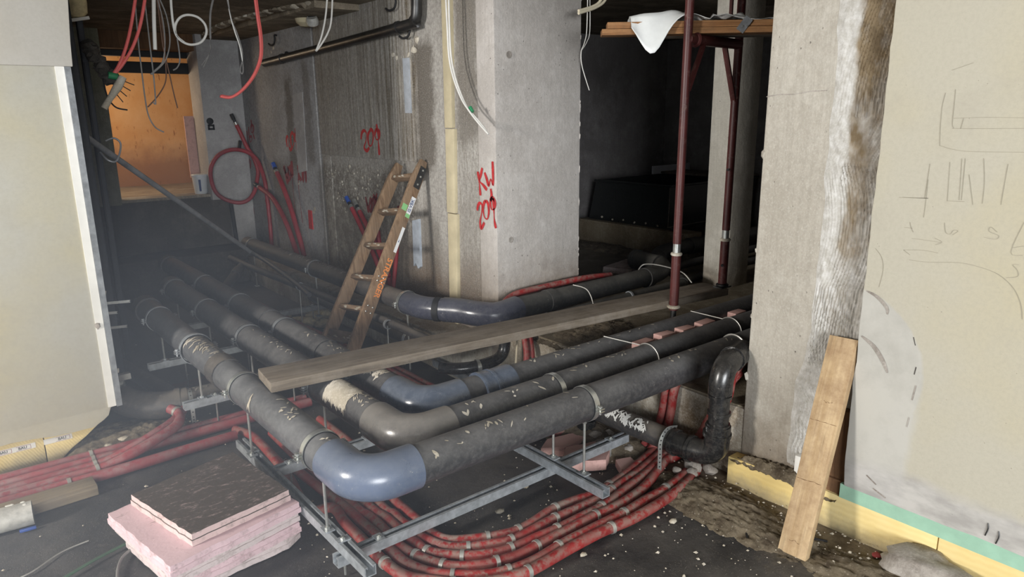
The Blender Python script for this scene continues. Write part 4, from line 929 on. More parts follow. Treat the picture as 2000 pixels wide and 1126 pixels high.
t = thing('small_pipe', (2.2, 4.5, FL), 'slim black pipe running from the steel bar past the ladder', 'pipe')
MB().tube(smooth_path([(2.12, 6.85, .34), (2.17, 6.2, .31), (2.21, 5.5, .30), (2.23, 4.6, .30), (2.24, 4.0, .30), (2.24, 3.4, .29)], 6), .028, 16).build('pipe_section', 'pipe_dusty', t)
for y in (5.45, 4.02): MB().tube([(2.21, y, -.0), (2.21, y, .29)], .005, 8).build('threaded_rod', 'zinc_bright', t)
for y in (5.45, 4.02): MB().pipe([(2.215, y-.01, .30), (2.215, y, .30), (2.215, y+.01, .30)], .033, .027, 20).build('clamp_band', 'galvanised', t)
t = thing('small_pipe', (2.37, 4.0, FL), 'dusty medium pipe low beside the ladder foot', 'pipe')
MB().pipe([(2.38, 5.6, .16), (2.38, 4.5, .16), (2.37, 3.72, .16)], .045, .04, 20).build('pipe_section', 'pipe_dusty', t)
MB().pipe([(2.38, 4.02, .16), (2.38, 4.035, .16), (2.38, 4.05, .16)], .052, .044, 20).build('clamp_band', 'galvanised', t)
MB().tube([(2.38, 4.035, FL), (2.38, 4.035, .12)], .005, 8).build('threaded_rod', 'zinc_bright', t)
t = thing('small_pipe', (2.45, 3.2, FL), 'glossy black small pipe bending upward below the plank', 'pipe')
MB().tube(smooth_path([(2.22, 3.42, .16), (2.30, 3.33, .16), (2.42, 3.28, .165), (2.55, 3.27, .18), (2.60, 3.27, .23), (2.61, 3.27, .32)], 7), .036, 18).build('pipe_section', 'pipe_blackglossy', t)
MB().pipe([(2.395, 3.286, .164), (2.405, 3.283, .164), (2.415, 3.281, .165)], .043, .034, 18).build('clamp_band', 'zinc_bright', t)
MB().tube([(2.40, 3.284, FL), (2.40, 3.284, .13)], .005, 8).build('threaded_rod', 'zinc_bright', t)
t = thing('small_pipe', (3.3, 3.2, SL), 'slim black pipe following the wall pipe into the dark room', 'pipe')
MB().tube(smooth_path([(2.62, 3.22, .365), (3.0, 3.225, .375), (3.8, 3.225, .385), (4.15, 3.215, .39), (4.30, 3.225, .39), (4.38, 3.30, .39), (4.46, 3.42, .39), (4.60, 3.56, .39), (4.85, 3.63, .39), (5.4, 3.64, .39), (7.0, 3.64, .39)], 7), .034, 18).build('pipe_section', 'pipe_room', t)
for x in (2.92, 3.70): MB().pipe([(x-.008, 3.223, .375+.012*(x > 3)), (x, 3.223, .375+.012*(x > 3)), (x+.008, 3.223, .375+.012*(x > 3))], .040, .033, 18).build('clamp_band', 'galvanised', t)
MB().pipe([(4.30, 3.225, .39), (4.34, 3.255, .39), (4.38, 3.30, .39)], .042, .033, 18).build('pipe_socket', 'pipe_room', t)
t = thing('small_pipe', (5.4, 3.52, SL), 'thin black pipe low behind the light column', 'pipe')
MB().tube([(4.5, 3.40, SL+.03), (5.4, 3.50, SL+.03), (7.0, 3.50, SL+.03)], .030, 16).build('pipe_section', 'pipe_room', t)
tag(MB().tube(smooth_path([(4.02, 3.42, ZW+.05), (4.06, 3.40, ZW+.09), (4.12, 3.30, ZW+.09), (4.2, 3.16, ZW+.05), (4.22, 3.08, ZW-.02)], 6), .005, 8).build('wire_tie', 'wire_tie'), 'pale wire arching over the pipes behind the scaffold post', 'wire')
tag(MB().tube(smooth_path([(3.26, 3.34, ZW+.072), (3.30, 3.25, ZW+.05), (3.30, 3.19, ZW-.03), (3.27, 3.15, ZW-.11)], 6), .004, 8).build('wire_tie', 'wire_tie'), 'grey wire hanging over the pipes below the pillar edge', 'wire')

# low black pipe on the right with two bends
t = thing('soil_pipe', (2.58, 1.75, FL), 'black pipe rising through two glossy bends beside the pier', 'pipe')
RS = .052
MB().pipe([(2.56, 2.85, .12), (2.56, 2.4, .115), (2.575, 1.93, .11)], .055, .048, 26).build('pipe_section', 'pipe_dusty', t)
MB().pipe(smooth_path([(2.574, 1.98, .11), (2.576, 1.90, .11), (2.58, 1.83, .11), (2.59, 1.765, .118), (2.60, 1.725, .15), (2.602, 1.717, .20), (2.602, 1.716, .265)], 6), RS+.006, RS-.004, 28).build('elbow', 'pipe_blackglossy', t)
for a, b in (((2.575, 1.935, .11), (2.575, 1.915, .11)), ((2.60, 1.718, .215), (2.60, 1.717, .232)), ((2.579, 1.845, .11), (2.580, 1.83, .11))):
    a, b = Vector(a), Vector(b); MB().pipe([a, (a+b)/2, b], RS+.013, RS, 28).build('socket_rim', 'pipe_blackglossy', t)
MB().pipe([(2.602, 1.716, .25), (2.602, 1.716, .35), (2.602, 1.716, .455)], RS-.006, RS-.012, 26).build('pipe_section', 'pipe_blackglossy', t)
for z in (.262, .32, .40): MB().pipe([(2.602, 1.716, z), (2.602, 1.716, z+.007), (2.602, 1.716, z+.014)], RS+.001, RS-.01, 26).build('socket_rim', 'pipe_blackglossy', t)
MB().pipe(smooth_path([(2.602, 1.716, .42), (2.604, 1.716, .475), (2.625, 1.718, .525), (2.67, 1.725, .55), (2.74, 1.738, .555), (2.84, 1.762, .555)], 6), RS+.002, RS-.008, 28).build('elbow', 'pipe_blackglossy', t)
MB().pipe([(2.70, 1.731, .554), (2.708, 1.733, .554), (2.716, 1.735, .555)], RS+.008, RS-.006, 26).build('socket_rim', 'pipe_blackglossy', t)
mud(t, 'y', (2.56, .116), .055, 2.4, .33, -1.2, -.2, 170, 31, (.01, .035), 'plaster_white')
MB().pipe([(2.555, 2.52, -.10), (2.545, 2.5, -.02), (2.54, 2.48, .06)], .05, .044, 22).build('branch_stub', 'pipe_blackglossy', t)
def perf_strap(path, w, label, nrm, group=None):
    t = thing('perforated_strap', path[0], label, 'strap', group)
    P = smooth_path(path, 6)
    MB().ribbon(P, w, nrm).build('strap', 'zinc_bright', t, smooth=False)
    L = 0; last = P[0]; N = Vector(nrm)
    holes = MB()
    for a, b in zip(P[:-1], P[1:]):
        L += (b-a).length
        if L > .016:
            L = 0; holes.lathe([(.0042, 0), (.0042, .0004)], b+N*.0006, nrm, 8)
    if holes.v: holes.build('punched_hole', 'rubber', t, smooth=False)['kind'] = 'stuff'
    return t
perf_strap([(2.62, 1.955, .165), (2.55, 1.958, .175), (2.505, 1.958, .13), (2.50, 1.957, .06), (2.50, 1.956, FL)], .020, 'galvanised perforated strap hung around the glossy black bend', (-.45, -.9, 0))

# low black bend on the left
t = thing('soil_pipe', (.9, 4.05, FL), 'dusty black pipe bend on the ground behind the left wall', 'pipe')
MB().pipe(smooth_path([(.62, 4.62, .14), (.63, 4.45, .12), (.66, 4.30, .10), (.73, 4.19, .085), (.83, 4.125, .08), (.95, 4.10, .08)], 6), .078, .07, 30).build('elbow', 'pipe_dusty', t)
MB().pipe([(.92, 4.105, .08), (1.3, 4.09, .08), (1.9, 4.09, .08)], .068, .062, 28).build('pipe_section', 'pipe_dusty', t)
MB().pipe([(.885, 4.115, .08), (.90, 4.112, .08), (.915, 4.108, .08)], .083, .07, 28).build('socket_rim', 'pipe_dusty', t)
mud(t, 'x', (4.095, .08), .068, 1.1, .22, -1.0, .5, 70, 33, (.008, .03), 'stone')
perf_strap([(.965, 4.16, .135), (.955, 4.06, .152), (.948, 4.015, .10), (.945, 4.00, .03), (.943, 3.995, FL)], .022, 'galvanised perforated strap over the dusty black bend by the left wall', (-.1, -.95, .2))
for k, (a, b) in enumerate((((.62, 4.60, .605), (.82, 4.60, .59)), ((.62, 4.60, .545), (.745, 4.60, .535)), ((.62, 4.60, .455), (.785, 4.60, .442)))):
    perf_strap([a, b], .016, 'short perforated strap sticking out behind the left wall edge', (0, -1, 0), 'straps behind the left wall')
t = thing('pipe_end_cap', (.66, 4.36, .2), 'crumpled silver tape on the pipe beside the left wall edge', 'tape')
MB().rock((.655, 4.33, .19), .035, .03, .03, 3, 2, .4).build('tape_wrap', 'zinc_bright', t)
MB().box((.62, 4.31, .21), (.72, 4.36, .245)).build('paper_flap', 'pvc_dirty', t, wobble=.01)
tag(MB().prism([(1.02, 4.78), (1.34, 4.82), (1.38, 4.42), (1.12, 4.34)], 'xy', FL-.01, FL+.014).build('brown_sheet', 'rust_brown'), 'rust-brown board lying on the floor below the front pipe', 'board')
# dark pipes on the floor behind the left wall
for k, (a, b, r) in enumerate((((.74, 5.9, FL+.05), (.98, 4.32, FL+.05), .05), ((1.12, 7.4, FL+.06), (1.14, 5.2, FL+.06), .06))):
    tag(MB().pipe([a, ((a[0]+b[0])/2, (a[1]+b[1])/2, a[2]), b], r, r-.006, 20).build('floor_pipe', 'pipe_dusty'), ('dark pipe on the floor slanting toward the left wall edge', 'dark pipe on the floor below the far pipe ends')[k], 'pipe')
t = thing('cross_pipe', (1.8, 6.2, FL), 'dusty crossing pipe between rear pipe and slim black pipe', 'pipe')
MB().tube([(1.60, 5.75, .20), (2.12, 6.55, .30)], .04, 18).build('pipe_section', 'pipe_dusty', t)
MB().pipe([(1.98, 6.335, .275), (2.02, 6.397, .281), (2.06, 6.458, .289)], .047, .04, 18).build('pipe_socket', 'pipe_dusty', t)

# ================================================================== CONDUITS
def ring(parent, P, i, r, w, mat, name='band'):
    d = (P[min(i+1, len(P)-1)]-P[max(i-1, 0)]).normalized(); c = P[i]
    return MB().pipe([c-d*w/2, c, c+d*w/2], r+.0035, r-.001, 18).build(name, mat, parent)
def conduit(pts, r, mat, label, group, bands=(), seed=0, sub=6, band_mat='wire_tie', name='conduit'):
    P = smooth_path(pts, sub)
    for i, p in enumerate(P):   # slight hand-laid waviness
        p.x += .003*noise.noise(Vector((i*.12, seed, 0))); p.y += .003*noise.noise(Vector((i*.12, seed, 5)))
    t = thing(name, tuple(P[0]), label, 'conduit', group)
    MB().tube(P, r, 14).build('sheath', mat, t)
    for b in bands: ring(t, P, int(b*(len(P)-1)), r, .016, band_mat)
    return t, P
RC = .0225
gl = 'red conduits curving under the front pipe'
xoff = {'c1': 1.52, 'c2': 1.42, 'c3': 1.33, 'c4': 1.24, 'c5': 1.15}
for k, nme in enumerate(('c1', 'c2', 'c3', 'c4', 'c5', 'c6')):
    pts = [(p[0], p[1], FL+RC+.002) for p in T['cond_'+nme]]
    f = pts[0]
    if nme != 'c6':
        pre = [(xoff[nme], 3.62, FL+RC), (xoff[nme]-.01, 3.2, FL+RC), ((xoff[nme]*.6+f[0]*.4), (f[1]+.42), FL+RC)]
    else:
        pre = [(1.10, 3.80, FL+RC), (1.145, 3.66, FL+RC), (1.145, 3.45, FL+RC), (1.12, 3.1, FL+RC), (1.07, 2.75, FL+RC)]
    post = []
    e = pts[-1]
    if nme in ('c1', 'c2', 'c3', 'c4'):
        q = {'c1': 0, 'c2': 1, 'c3': 2, 'c4': 3}[nme]
        if q < 2: post = [(2.66, 2.14+.05*(1-q), FL+RC+.01), (2.725, 2.115+.05*(1-q), .02), (2.752, 2.10+.05*(1-q), .15), (2.755, 2.085+.05*(1-q), .27), (2.785, 2.08+.05*(1-q), .330), (2.86, 2.08+.05*(1-q), .333), (2.95, 2.09+.05*(1-q), .333)]
        else: post = [(2.66, 2.06-.05*(q-2), FL+RC), (2.70, 2.05-.05*(q-2), FL+RC+.01), (2.72, 2.04-.05*(q-2), .0)]
    else:
        q = nme == 'c6'
        post = [(2.72, 1.93-.045*q, .03), (2.73, 1.88-.045*q, .14), (2.738, 1.83-.03*q, .26), (2.742, 1.785-.02*q, .36), (2.78, 1.765, .46+.045*q), (2.90, 1.79-.01*q, .49+.045*q)]
    allp = pts if not pre else pre+pts[1:]
    conduit(allp+post, RC, 'conduit_red', 'mud-stained red conduit, %s in the wide floor curve' % ('innermost of six', 'second from inside', 'third from inside', 'third from outside', 'second from outside', 'outermost of six')[k], gl, bands=((.37, .44, .53, .63, .72) if nme != 'c6' else (.30, .40, .52, .64)), seed=k*3.1, sub=5)
conduit([(2.70, 1.96, .0), (2.72, 1.90, .10), (2.735, 1.845, .22), (2.745, 1.80, .33), (2.76, 1.765, .42), (2.82, 1.765, .45)], .021, 'conduit_red', 'short red conduit rising behind the glossy vertical pipe', None, seed=5)
gl = 'red conduits along the foot of the left wall'
for k in range(5):
    src = T['left_%d' % k]
    y0 = src[1][1]
    if k < 2: pts = [(-1.8, y0+.02, FL+.026), (-.8, y0+.01, FL+.026), (-.041, y0, FL+.026), (.255, y0-.002, FL+.026), (.511, y0-.003, FL+.026), (.80, y0-.005, FL+.028), (1.05, y0-.01, FL+.03), (1.30, y0-.01, FL+.03), (1.58, y0-.01, FL+.03)]
    elif k < 4: pts = [(-1.8, y0+.02, FL+.026), (-.8, y0+.01, FL+.026), (-.041, y0, FL+.026), (.255, y0, FL+.026), (.45, y0, FL+.03), (.60, y0+.02, FL+.06), (.72, y0+.06, FL+.085), (.83, y0+.13, FL+.10), (.87+.03*(3-k), y0+.22, FL+.12), (.84+.06*(3-k), y0+.29, FL+.14)]
    else: pts = [(-1.8, y0+.02, FL+.026), (-.8, y0+.01, FL+.026), (-.041, y0, FL+.026), (.255, y0, FL+.026), (.45, y0+.0, FL+.026), (.8, y0+.015, FL+.026), (1.0, y0+.02, FL+.026), (1.08, y0+.02, FL+.026)]
    conduit(pts, .027, 'conduit_pink' if k != 2 and k != 3 else 'conduit_pink', ('faded red conduit lying closest to the foot of the left wall', 'faded red conduit second from the foot of the left wall', 'faded red conduit curling up beside the dusty black bend, wall-side one', 'faded red conduit curling up beside the dusty black bend, outer one', 'faded red conduit lying against the wooden offcut')[k], gl, bands=(.47,) if k not in (2, 3) else (.44, .93), seed=k*2.3+1, band_mat='wire_tie')
gl = 'dark red conduits behind the rear pipe'
for k in range(5):
    x = 2.06+.052*k
    conduit([(x-.10, 6.6, FL+.03), (x-.06, 5.2, FL+.03), (x-.02, 4.5, FL+.03), (x, 4.0, FL+.03), (x, 3.6, FL+.03), (x+.01, 3.2, FL+.03), (x+.03, 2.95-.02*k, FL+.03), (x+.10, 2.80-.04*k, FL+.03), (2.45+.02*k, 2.72-.045*k, FL+.03)], .024, 'conduit_dark' if k < 3 else 'conduit_red', 'dusty red conduit behind the rear pipe, %s' % ('closest to the pipe', 'second from the pipe', 'third from the pipe', 'fourth from the pipe', 'farthest from the pipe')[k], gl, seed=k+30)
for k in range(2):
    conduit([(2.63+.05*k, 3.16, FL), (2.66+.05*k, 3.14, .10), (2.69+.04*k, 3.16, .22), (2.70+.04*k, 3.20, .34)], .02, 'conduit_red', 'red conduit rising beside the small black bend below the plank', 'red conduits below the plank', seed=k+50)
conduit([(2.74, 3.47, SL+.14), (2.85, 3.475, SL+.195), (3.1, 3.48, SL+.205), (3.5, 3.485, SL+.205), (3.8, 3.50, SL+.18)], .022, 'conduit_red', 'red conduit lying between the wall pipe and the pillar foot', None, seed=71)

# ================================================================== XPS BOARDS
def slab_poly(name, pts, z0, z1, mat, label, group=None, seed=0):
    """board with rebated, slightly broken edges"""
    n = len(pts); out = []
    for i in range(n):
        a = Vector((*pts[i], 0)); b = Vector((*pts[(i+1) % n], 0)); L = (b-a).length; m_ = max(2, int(L/.03)); nn = Vector((b.y-a.y, a.x-b.x, 0)).normalized()
        for j in range(m_):
            q = a.lerp(b, j/m_); k = .006*noise.noise(Vector((q.x*30, q.y*30, seed)))
            out.append((q.x+nn.x*k, q.y+nn.y*k))
    t = MB(); N = len(out); zm = (z0+z1)/2; cx = sum(p[0] for p in out)/N; cy = sum(p[1] for p in out)/N
    def lay(s, z): return [(cx+(x-cx)*s, cy+(y-cy)*s, z+.0025*noise.noise(Vector((x*12, y*12, seed+z)))) for x, y in out]
    rings = [lay(1.0, z0), lay(1.0, zm-.001), lay(.985, zm+.001), lay(.982, z1)]
    vs = [p for r_ in rings for p in r_]
    fs = [tuple(range(N-1, -1, -1)), tuple(range(3*N, 4*N))]
    for k in range(3): fs += [(k*N+i, k*N+(i+1) % N, (k+1)*N+(i+1) % N, (k+1)*N+i) for i in range(N)]
    t.add(vs, fs)
    return tag(t.build(name, mat, ang=40), label, 'foam board', group)
st = 'foam boards in the stack'
slab_poly('foam_board', [(.475, 2.52), (.90, 2.555), (.968, 2.60), (.87, 3.08), (.39, 3.0)], FL+.002, FL+.045, 'xps_pale', 'muddy pink foam board at the bottom of the stack', st, 1)
slab_poly('foam_board', [(.462, 2.475), (.962, 2.57), (.88, 3.08), (.385, 3.0)], FL+.045, FL+.088, 'xps_pink', 'pink foam board second from the floor in the stack', st, 2)
slab_poly('foam_board', [(.448, 2.468), (.965, 2.585), (.87, 3.10), (.36, 2.995)], FL+.088, FL+.131, 'xps_pale', 'greyish pink foam board in the middle of the stack', st, 3)
slab_poly('foam_board', [(.440, 2.455), (.972, 2.575), (.86, 3.12), (.34, 3.00)], FL+.131, FL+.175, 'xps_pink', 'pink foam board second from the top with a bare pink corner', st, 4)
slab_poly('foam_board', [(.540, 2.535), (.950, 2.615), (.885, 3.12), (.432, 3.005)], FL+.175, FL+.222, 'xps_dirty', 'pink foam board on top of the stack caked with dark dirt', st, 5)
slab_poly('foam_board', [(2.17, 2.30), (2.36, 2.17), (2.50, 2.27), (2.54, 2.33), (2.30, 2.40)], FL, FL+.055, 'xps_flat', 'broken pink foam piece under the long strut channel', None, 6)
slab_poly('foam_board', [(2.20, 2.48), (2.30, 2.41), (2.52, 2.42), (2.46, 2.50), (2.30, 2.54)], FL, FL+.05, 'xps_flat', 'pink foam offcut behind the long strut channel', None, 7)
slab_poly('foam_board', [(2.37, 2.08), (2.47, 2.06), (2.50, 2.14), (2.42, 2.17)], FL, FL+.035, 'xps_flat', 'small pink foam crumb beside the red conduits', None, 8)
slab_poly('foam_board', [(4.42, 4.16), (4.82, 4.25), (4.78, 3.98), (4.50, 3.90)], SL, SL+.05, 'xps_pale', 'dusty pink foam board behind the open pipe branch', None, 9)
slab_poly('foam_board', [(3.86, 2.52), (4.3, 2.45), (4.3, 2.75), (3.86, 2.78)], SL+.0, SL+.04, 'xps_pale', 'pinkish foam board on the slab by the rear scaffold post', None, 10)

# ================================================================== TIMBER
def timber(name, p0, p1, w, h, mat, label, cat, up=(0, 0, 1), bev=.004, seg=14, wob=.003):
    """sawn board: subdivided along its length, slightly warped, local x along the length"""
    p0, p1 = Vector(p0), Vector(p1); d = (p1-p0).normalized(); u = Vector(up); u = (u-d*u.dot(d)).normalized(); r = u.cross(d)
    L = (p1-p0).length; vs = []; fs = []
    ring_ = [(-w/2, -h/2), (w/2, -h/2), (w/2, h/2), (-w/2, h/2)]
    for i in range(seg+1):
        x = L*i/seg
        for a, b in ring_: vs.append((x, a+wob*noise.noise(Vector((x*3, a*20, p0.x))), b+wob*.6*noise.noise(Vector((x*3, b*30, p0.y+4)))))
    for i in range(seg):
        for k in range(4): fs.append((i*4+k, i*4+(k+1) % 4, (i+1)*4+(k+1) % 4, (i+1)*4+k))
    fs += [(3, 2, 1, 0), tuple(seg*4+k for k in range(4))]
    o = MB().add(vs, fs).build(name, mat, bev=bev)
    M = Matrix((d, r, u)).transposed().to_4x4(); M.translation = p0; o.matrix_world = M
    return tag(o, label, cat)
timber('scaffold_plank', (1.00, 2.945, ZP+RP+.0265), (3.86, 2.63, ZP+RP+.0265), .215, .046, 'wood_plank', 'long dusty scaffold plank lying across the pipes', 'plank', bev=.006)
b0 = Vector((2.415, 1.215, FL+.0)); b1 = Vector((2.735, 1.245, .765))
timber('leaning_board', b0, b1, .115, .034, 'wood_board', 'stained pale board leaning against the mortar-combed wall', 'board', up=(-1, 0, .35), bev=.003)
lb_ = bpy.data.objects['leaning_board']
for x, w in ((.055, .4), (.30, .9), (.54, 1.0), (.62, .35)):
    pts = [(x+.008*noise.noise(Vector((k*1.7, x*9, 0))), -.054*w+.108*w*k/7, .0174) for k in range(8)]
    o = MB().ribbon(smooth_path(pts, 3), .0018, (0, 0, 1), lambda t: .3+.9*abs(math.sin(t*11))).build('surface_crack', 'wood_brown', smooth=False); o.parent = lb_
timber('wood_offcut', (-.40, 3.575, FL+.026), (.385, 3.600, FL+.026), .115, .05, 'wood_floor', 'grey-brown wooden offcut lying beside the left red conduits', 'board')

# ------------------------------------------------------------------ ladder
LB = Vector((1.855, 4.250, FL)); LT = Vector((2.730, 4.485, 1.312))
t = thing('wooden_ladder', LB, 'old wooden ladder leaning on the concrete wall, paint-splattered rungs', 'ladder')
ld = (LT-LB).normalized(); lu = Vector((-1, 0, .5)); lu = (lu-ld*lu.dot(ld)).normalized(); side = Vector((0, 1, 0)); side = (side-ld*side.dot(ld)).normalized()
def half(s): return .190-.038*s     # half width narrows to the top
def lpt(s, sd, off=0): return LB.lerp(LT, s)+side*sd*half(s)+lu*off
def stile(sd):
    mb = MB(); n = 12; vs = []; fs = []
    for i in range(n+1):
        s = i/n; c = lpt(s, sd)
        w = .0145; h = .092
        if i == n: h *= .6
        for a, b in ((-w, -h/2), (w, -h/2), (w, h/2), (-w, h/2)): vs.append(c+side*a+lu*b)
    for i in range(n):
        for k in range(4): fs.append((i*4+k, i*4+(k+1) % 4, (i+1)*4+(k+1) % 4, (i+1)*4+k))
    fs += [(3, 2, 1, 0), tuple(n*4+k for k in range(4))]
    return mb.add(vs, fs).build('stile', 'wood_stile', t, bev=.005)
sl_, sr_ = stile(1), stile(-1)
for s in (.182, .31, .448, .596, .759, .927):
    a, b = lpt(s, 1, -.004), lpt(s, -1, -.004)
    rg = MB().beam(a, b, (.030 if s != .182 else .075), .056, up=lu).build('rung', 'wood_rung', t, bev=.004)
    mb = MB()
    for k in range(5): mb.rock(a.lerp(b, rnd.uniform(.15, .85))+lu*.026+ld*rnd.uniform(-.012, .012), .012*rnd.random()+.006, .02, .006, k+s*50, 1)
    mb.build('paint_splash', 'rubble_light', rg)['kind'] = 'stuff'
NY = Vector((0, -1, 0)); NY = (NY-ld*NY.dot(ld)-lu*NY.dot(lu)).normalized()     # outer face of the near stile
def fpt(s, u, off=.0150): return LB.lerp(LT, s)+side*-1*half(s)+lu*u+NY*off
for s in (.30, .325, .435, .455):
    for a in (-.02, .02):
        MB().lathe([(.006, 0), (.006, .002), (.003, .004)], fpt(s, a), NY, 10).build('screw_head', 'zinc_bright', sr_)
c = fpt(.925, -.012, .0155)
MB().beam(c-ld*.09, c+ld*.075, .052, .004, up=NY).build('metal_hinge_plate', 'steel_dark', sr_)
for k in (-.06, 0, .05): MB().lathe([(.007, 0), (.007, .004)], c+ld*k+NY*.002, NY, 8).build('rivet', 'zinc_bright', sr_)
def plate(s0, s1, a0, a1, mat, off=.0152, name='sticker'):
    return MB().add([fpt(s0, a0, off), fpt(s0, a1, off), fpt(s1, a1, off), fpt(s1, a0, off)], [(0, 1, 2, 3)]).build(name, mat, sr_, smooth=False)
plate(.735, .830, -.042, -.006, 'label_white'); plate(.735, .752, -.0421, -.006, 'tape_lime', .0155); plate(.757, .785, .0, .042, 'tape_lime')
plate(.575, .69, -.042, -.018, 'label_white')
text_part('sticker_print', 'IS:VBK', .036, 'ink_blue', sr_, fpt(.790, -.024, .0158), fpt(.90, 0)-fpt(.70, 0), lu, .0006)
MB().add([fpt(.622, -.034, .0156), fpt(.622, -.026, .0156), fpt(.636, -.030, .0156)], [(0, 1, 2)]).build('sticker_print', 'ink_blue', sr_, smooth=False)
text_part('painted_lettering', 'STRANGER', .058, 'paint_orange', sr_, fpt(.455, -.016, .0156), fpt(.30, 0)-fpt(.60, 0), -lu, .0014)
# ================================================================== SCAFFOLD
t = thing('scaffold', (3.33, 2.55, SL), 'rust-red tubular scaffold frame standing behind the pipes', 'scaffold')
PA = (3.33, 2.552); PB = (3.85, 2.575)
def tilt(p, z): return (p[0]+.012*(z-.5), p[1], z)
MB().tube([tilt(PA, .90), tilt(PA, 1.6), tilt(PA, 2.465)], .0245, 18).build('post', 'scaffold_red', t)
MB().tube([tilt(PB, .92), tilt(PB, 1.6), tilt(PB, 2.465)], .0245, 18).build('post', 'scaffold_red', t)
MB().tube([tilt(PA, .50), tilt(PA, .84)], .0275, 18).build('lower_tube', 'scaffold_red', t); MB().tube([tilt(PB, .55), tilt(PB, .86)], .0275, 18).build('lower_tube', 'scaffold_red', t)
for p, z in ((PA, .83), (PB, .85)):
    MB().tube([tilt(p, z), tilt(p, z+.11)], .0225, 16).build('zinc_sleeve', 'zinc_bright', t)
    MB().lathe([(.030, 0), (.034, .006), (.034, .012), (.028, .018)], tilt(p, z), (0, 0, 1), 16).build('collar', 'rubble_light', t)
for p, z0 in ((PA, SL), (PB, ZP+RP+.048)):
    MB().tube([tilt(p, z0), tilt(p, .52 if p is PA else .56)], .017, 14).build('spindle', 'steel_dark', t)
    MB().lathe([(.034, 0), (.040, .006), (.040, .014), (.030, .02)], tilt(p, .51 if p is PA else .556), (0, 0, 1), 14).build('spindle_nut', 'rubble_light' if p is PA else 'steel_dark', t)
MB().beam((PB[0]-.05, PB[1], ZP+RP+.052), (PB[0]+.05, PB[1], ZP+RP+.052), .07, .008).build('base_plate', 'steel_dark', t)
MB().beam((PA[0]-.05, PA[1]+.005, SL+.004), (PA[0]+.05, PA[1]+.005, SL+.004), .06, .008).build('base_plate', 'steel_dark', t)
MB().tube([tilt(PA, 2.035), tilt(PB, 2.035)], .030, 18).build('crossbar', 'scaffold_red', t)
MB().lathe([(.036, 0), (.042, .012), (.036, .024)], (PA[0]+.075, PA[1], 2.035), (1, 0, 0), 18).build('coupler', 'scaffold_red', t)
for p, s in ((PA, 1), (PB, -1)):
    MB().beam((p[0]+.02+s*.14, p[1], 2.01), (p[0]+.02+s*.018, p[1], 1.70 if s < 0 else 1.76), .012, .034, up=(0, 1, 0)).build('corner_brace', 'scaffold_red', t, bev=.003)
MB().beam((PB[0]-.08, PB[1], 2.17), (PB[0]-.08, PB[1], 2.30), .012, .02, up=(0, 1, 0)).build('hook_bar', 'scaffold_red', t)
MB().beam((PB[0]-.08, PB[1], 2.295), (PB[0], PB[1], 2.305), .012, .02, up=(0, 1, 0)).build('hook_bar', 'scaffold_red', t)
for z in (1.30, .70): MB().tube([(PB[0]-.03, PB[1]-.01, z), (PB[0]-.045, PB[1]-.02, z)], .008, 8).build('locking_pin', 'steel_dark', t)
dA = Vector((3.02, 2.885, 0)); dB = Vector((4.16, 1.825, 0)); dd = (dB-dA).normalized(); dn = Vector((-dd.y, dd.x, 0))
def deck(off, w, z0, z1, s0, s1, mat, label):
    a = dA+dd*s0+dn*(off+w/2); b = dA+dd*s1+dn*(off+w/2)
    return timber('deck_board', (a.x, a.y, (z0+z1)/2), (b.x, b.y, (z0+z1)/2), w, z1-z0, mat, label, 'board', bev=.003, wob=.002)
deck(.015, .13, 2.067, 2.099, .0, 1.5, 'wood_scaff', 'orange-brown scaffold deck board, lower one of the front pair'); deck(.02, .12, 2.101, 2.135, .03, 1.5, 'wood_scaff', 'brown scaffold deck board on top of the front pair')
deck(.16, .13, 2.067, 2.10, .30, 1.5, 'wood_plank', 'grey scaffold deck board behind the front pair')
q = dA+dd*.78+dn*.012
t = thing('tin_strip', (q.x, q.y, 2.07), 'grey tin strip nailed across the edges of two deck boards', 'metal strip')
MB().beam(Vector((q.x, q.y, 2.075))-dd*.03, Vector((q.x, q.y, 2.143))+dd*.02, .045, .003, up=dn).build('strip', 'galvanised_dull', t)
for s in (-.015, .01): MB().lathe([(.005, 0), (.005, .003)], Vector((q.x, q.y, 2.10))+dd*s-dn*.002, -dn, 8).build('nail_head', 'zinc_bright', t)
def sheet():
    n, m_ = 40, 16; vs = []; fs = []
    for i in range(n+1):
        s = .16+1.0*i/n
        for j in range(m_+1):
            tt = j/m_
            droop = math.exp(-((s-.27)/.10)**2)
            o = .24-.24*tt-.03*tt*droop
            z_ = 2.142+.035*math.sin(s*7)*(.4+.6*math.sin(tt*3.1))+.05*math.exp(-((s-.46)/.14)**2)*(1-abs(tt-.6))+.012*noise.noise(Vector((s*9, tt*5, 2)))
            if tt > .62: z_ -= droop*((tt-.62)/.38)**1.1*.20; o -= .03*droop
            if s > .60: o = .22-.20*tt*max(.25, 1-(s-.6)*1.6); z_ = 2.145+(.03-.018*(s > .8))*(.5+noise.noise(Vector((s*11, tt*6, 4))))
            p = dA+dd*s+dn*o; vs.append((p.x, p.y, max(z_, 2.137) if o > -.0 and tt < .6 else z_))
    for i in range(n):
        for j in range(m_):
            a = i*(m_+1)+j; fs.append((a, a+1, a+m_+2, a+m_+1))
    o = MB().add(vs, fs).build('plastic_sheet', 'plastic_sheet', ang=80)
    so = o.modifiers.new('thickness', 'SOLIDIFY'); so.thickness = .0025
    return tag(o, 'white plastic sheet crumpled over the scaffold deck boards', 'sheet')
sheet()

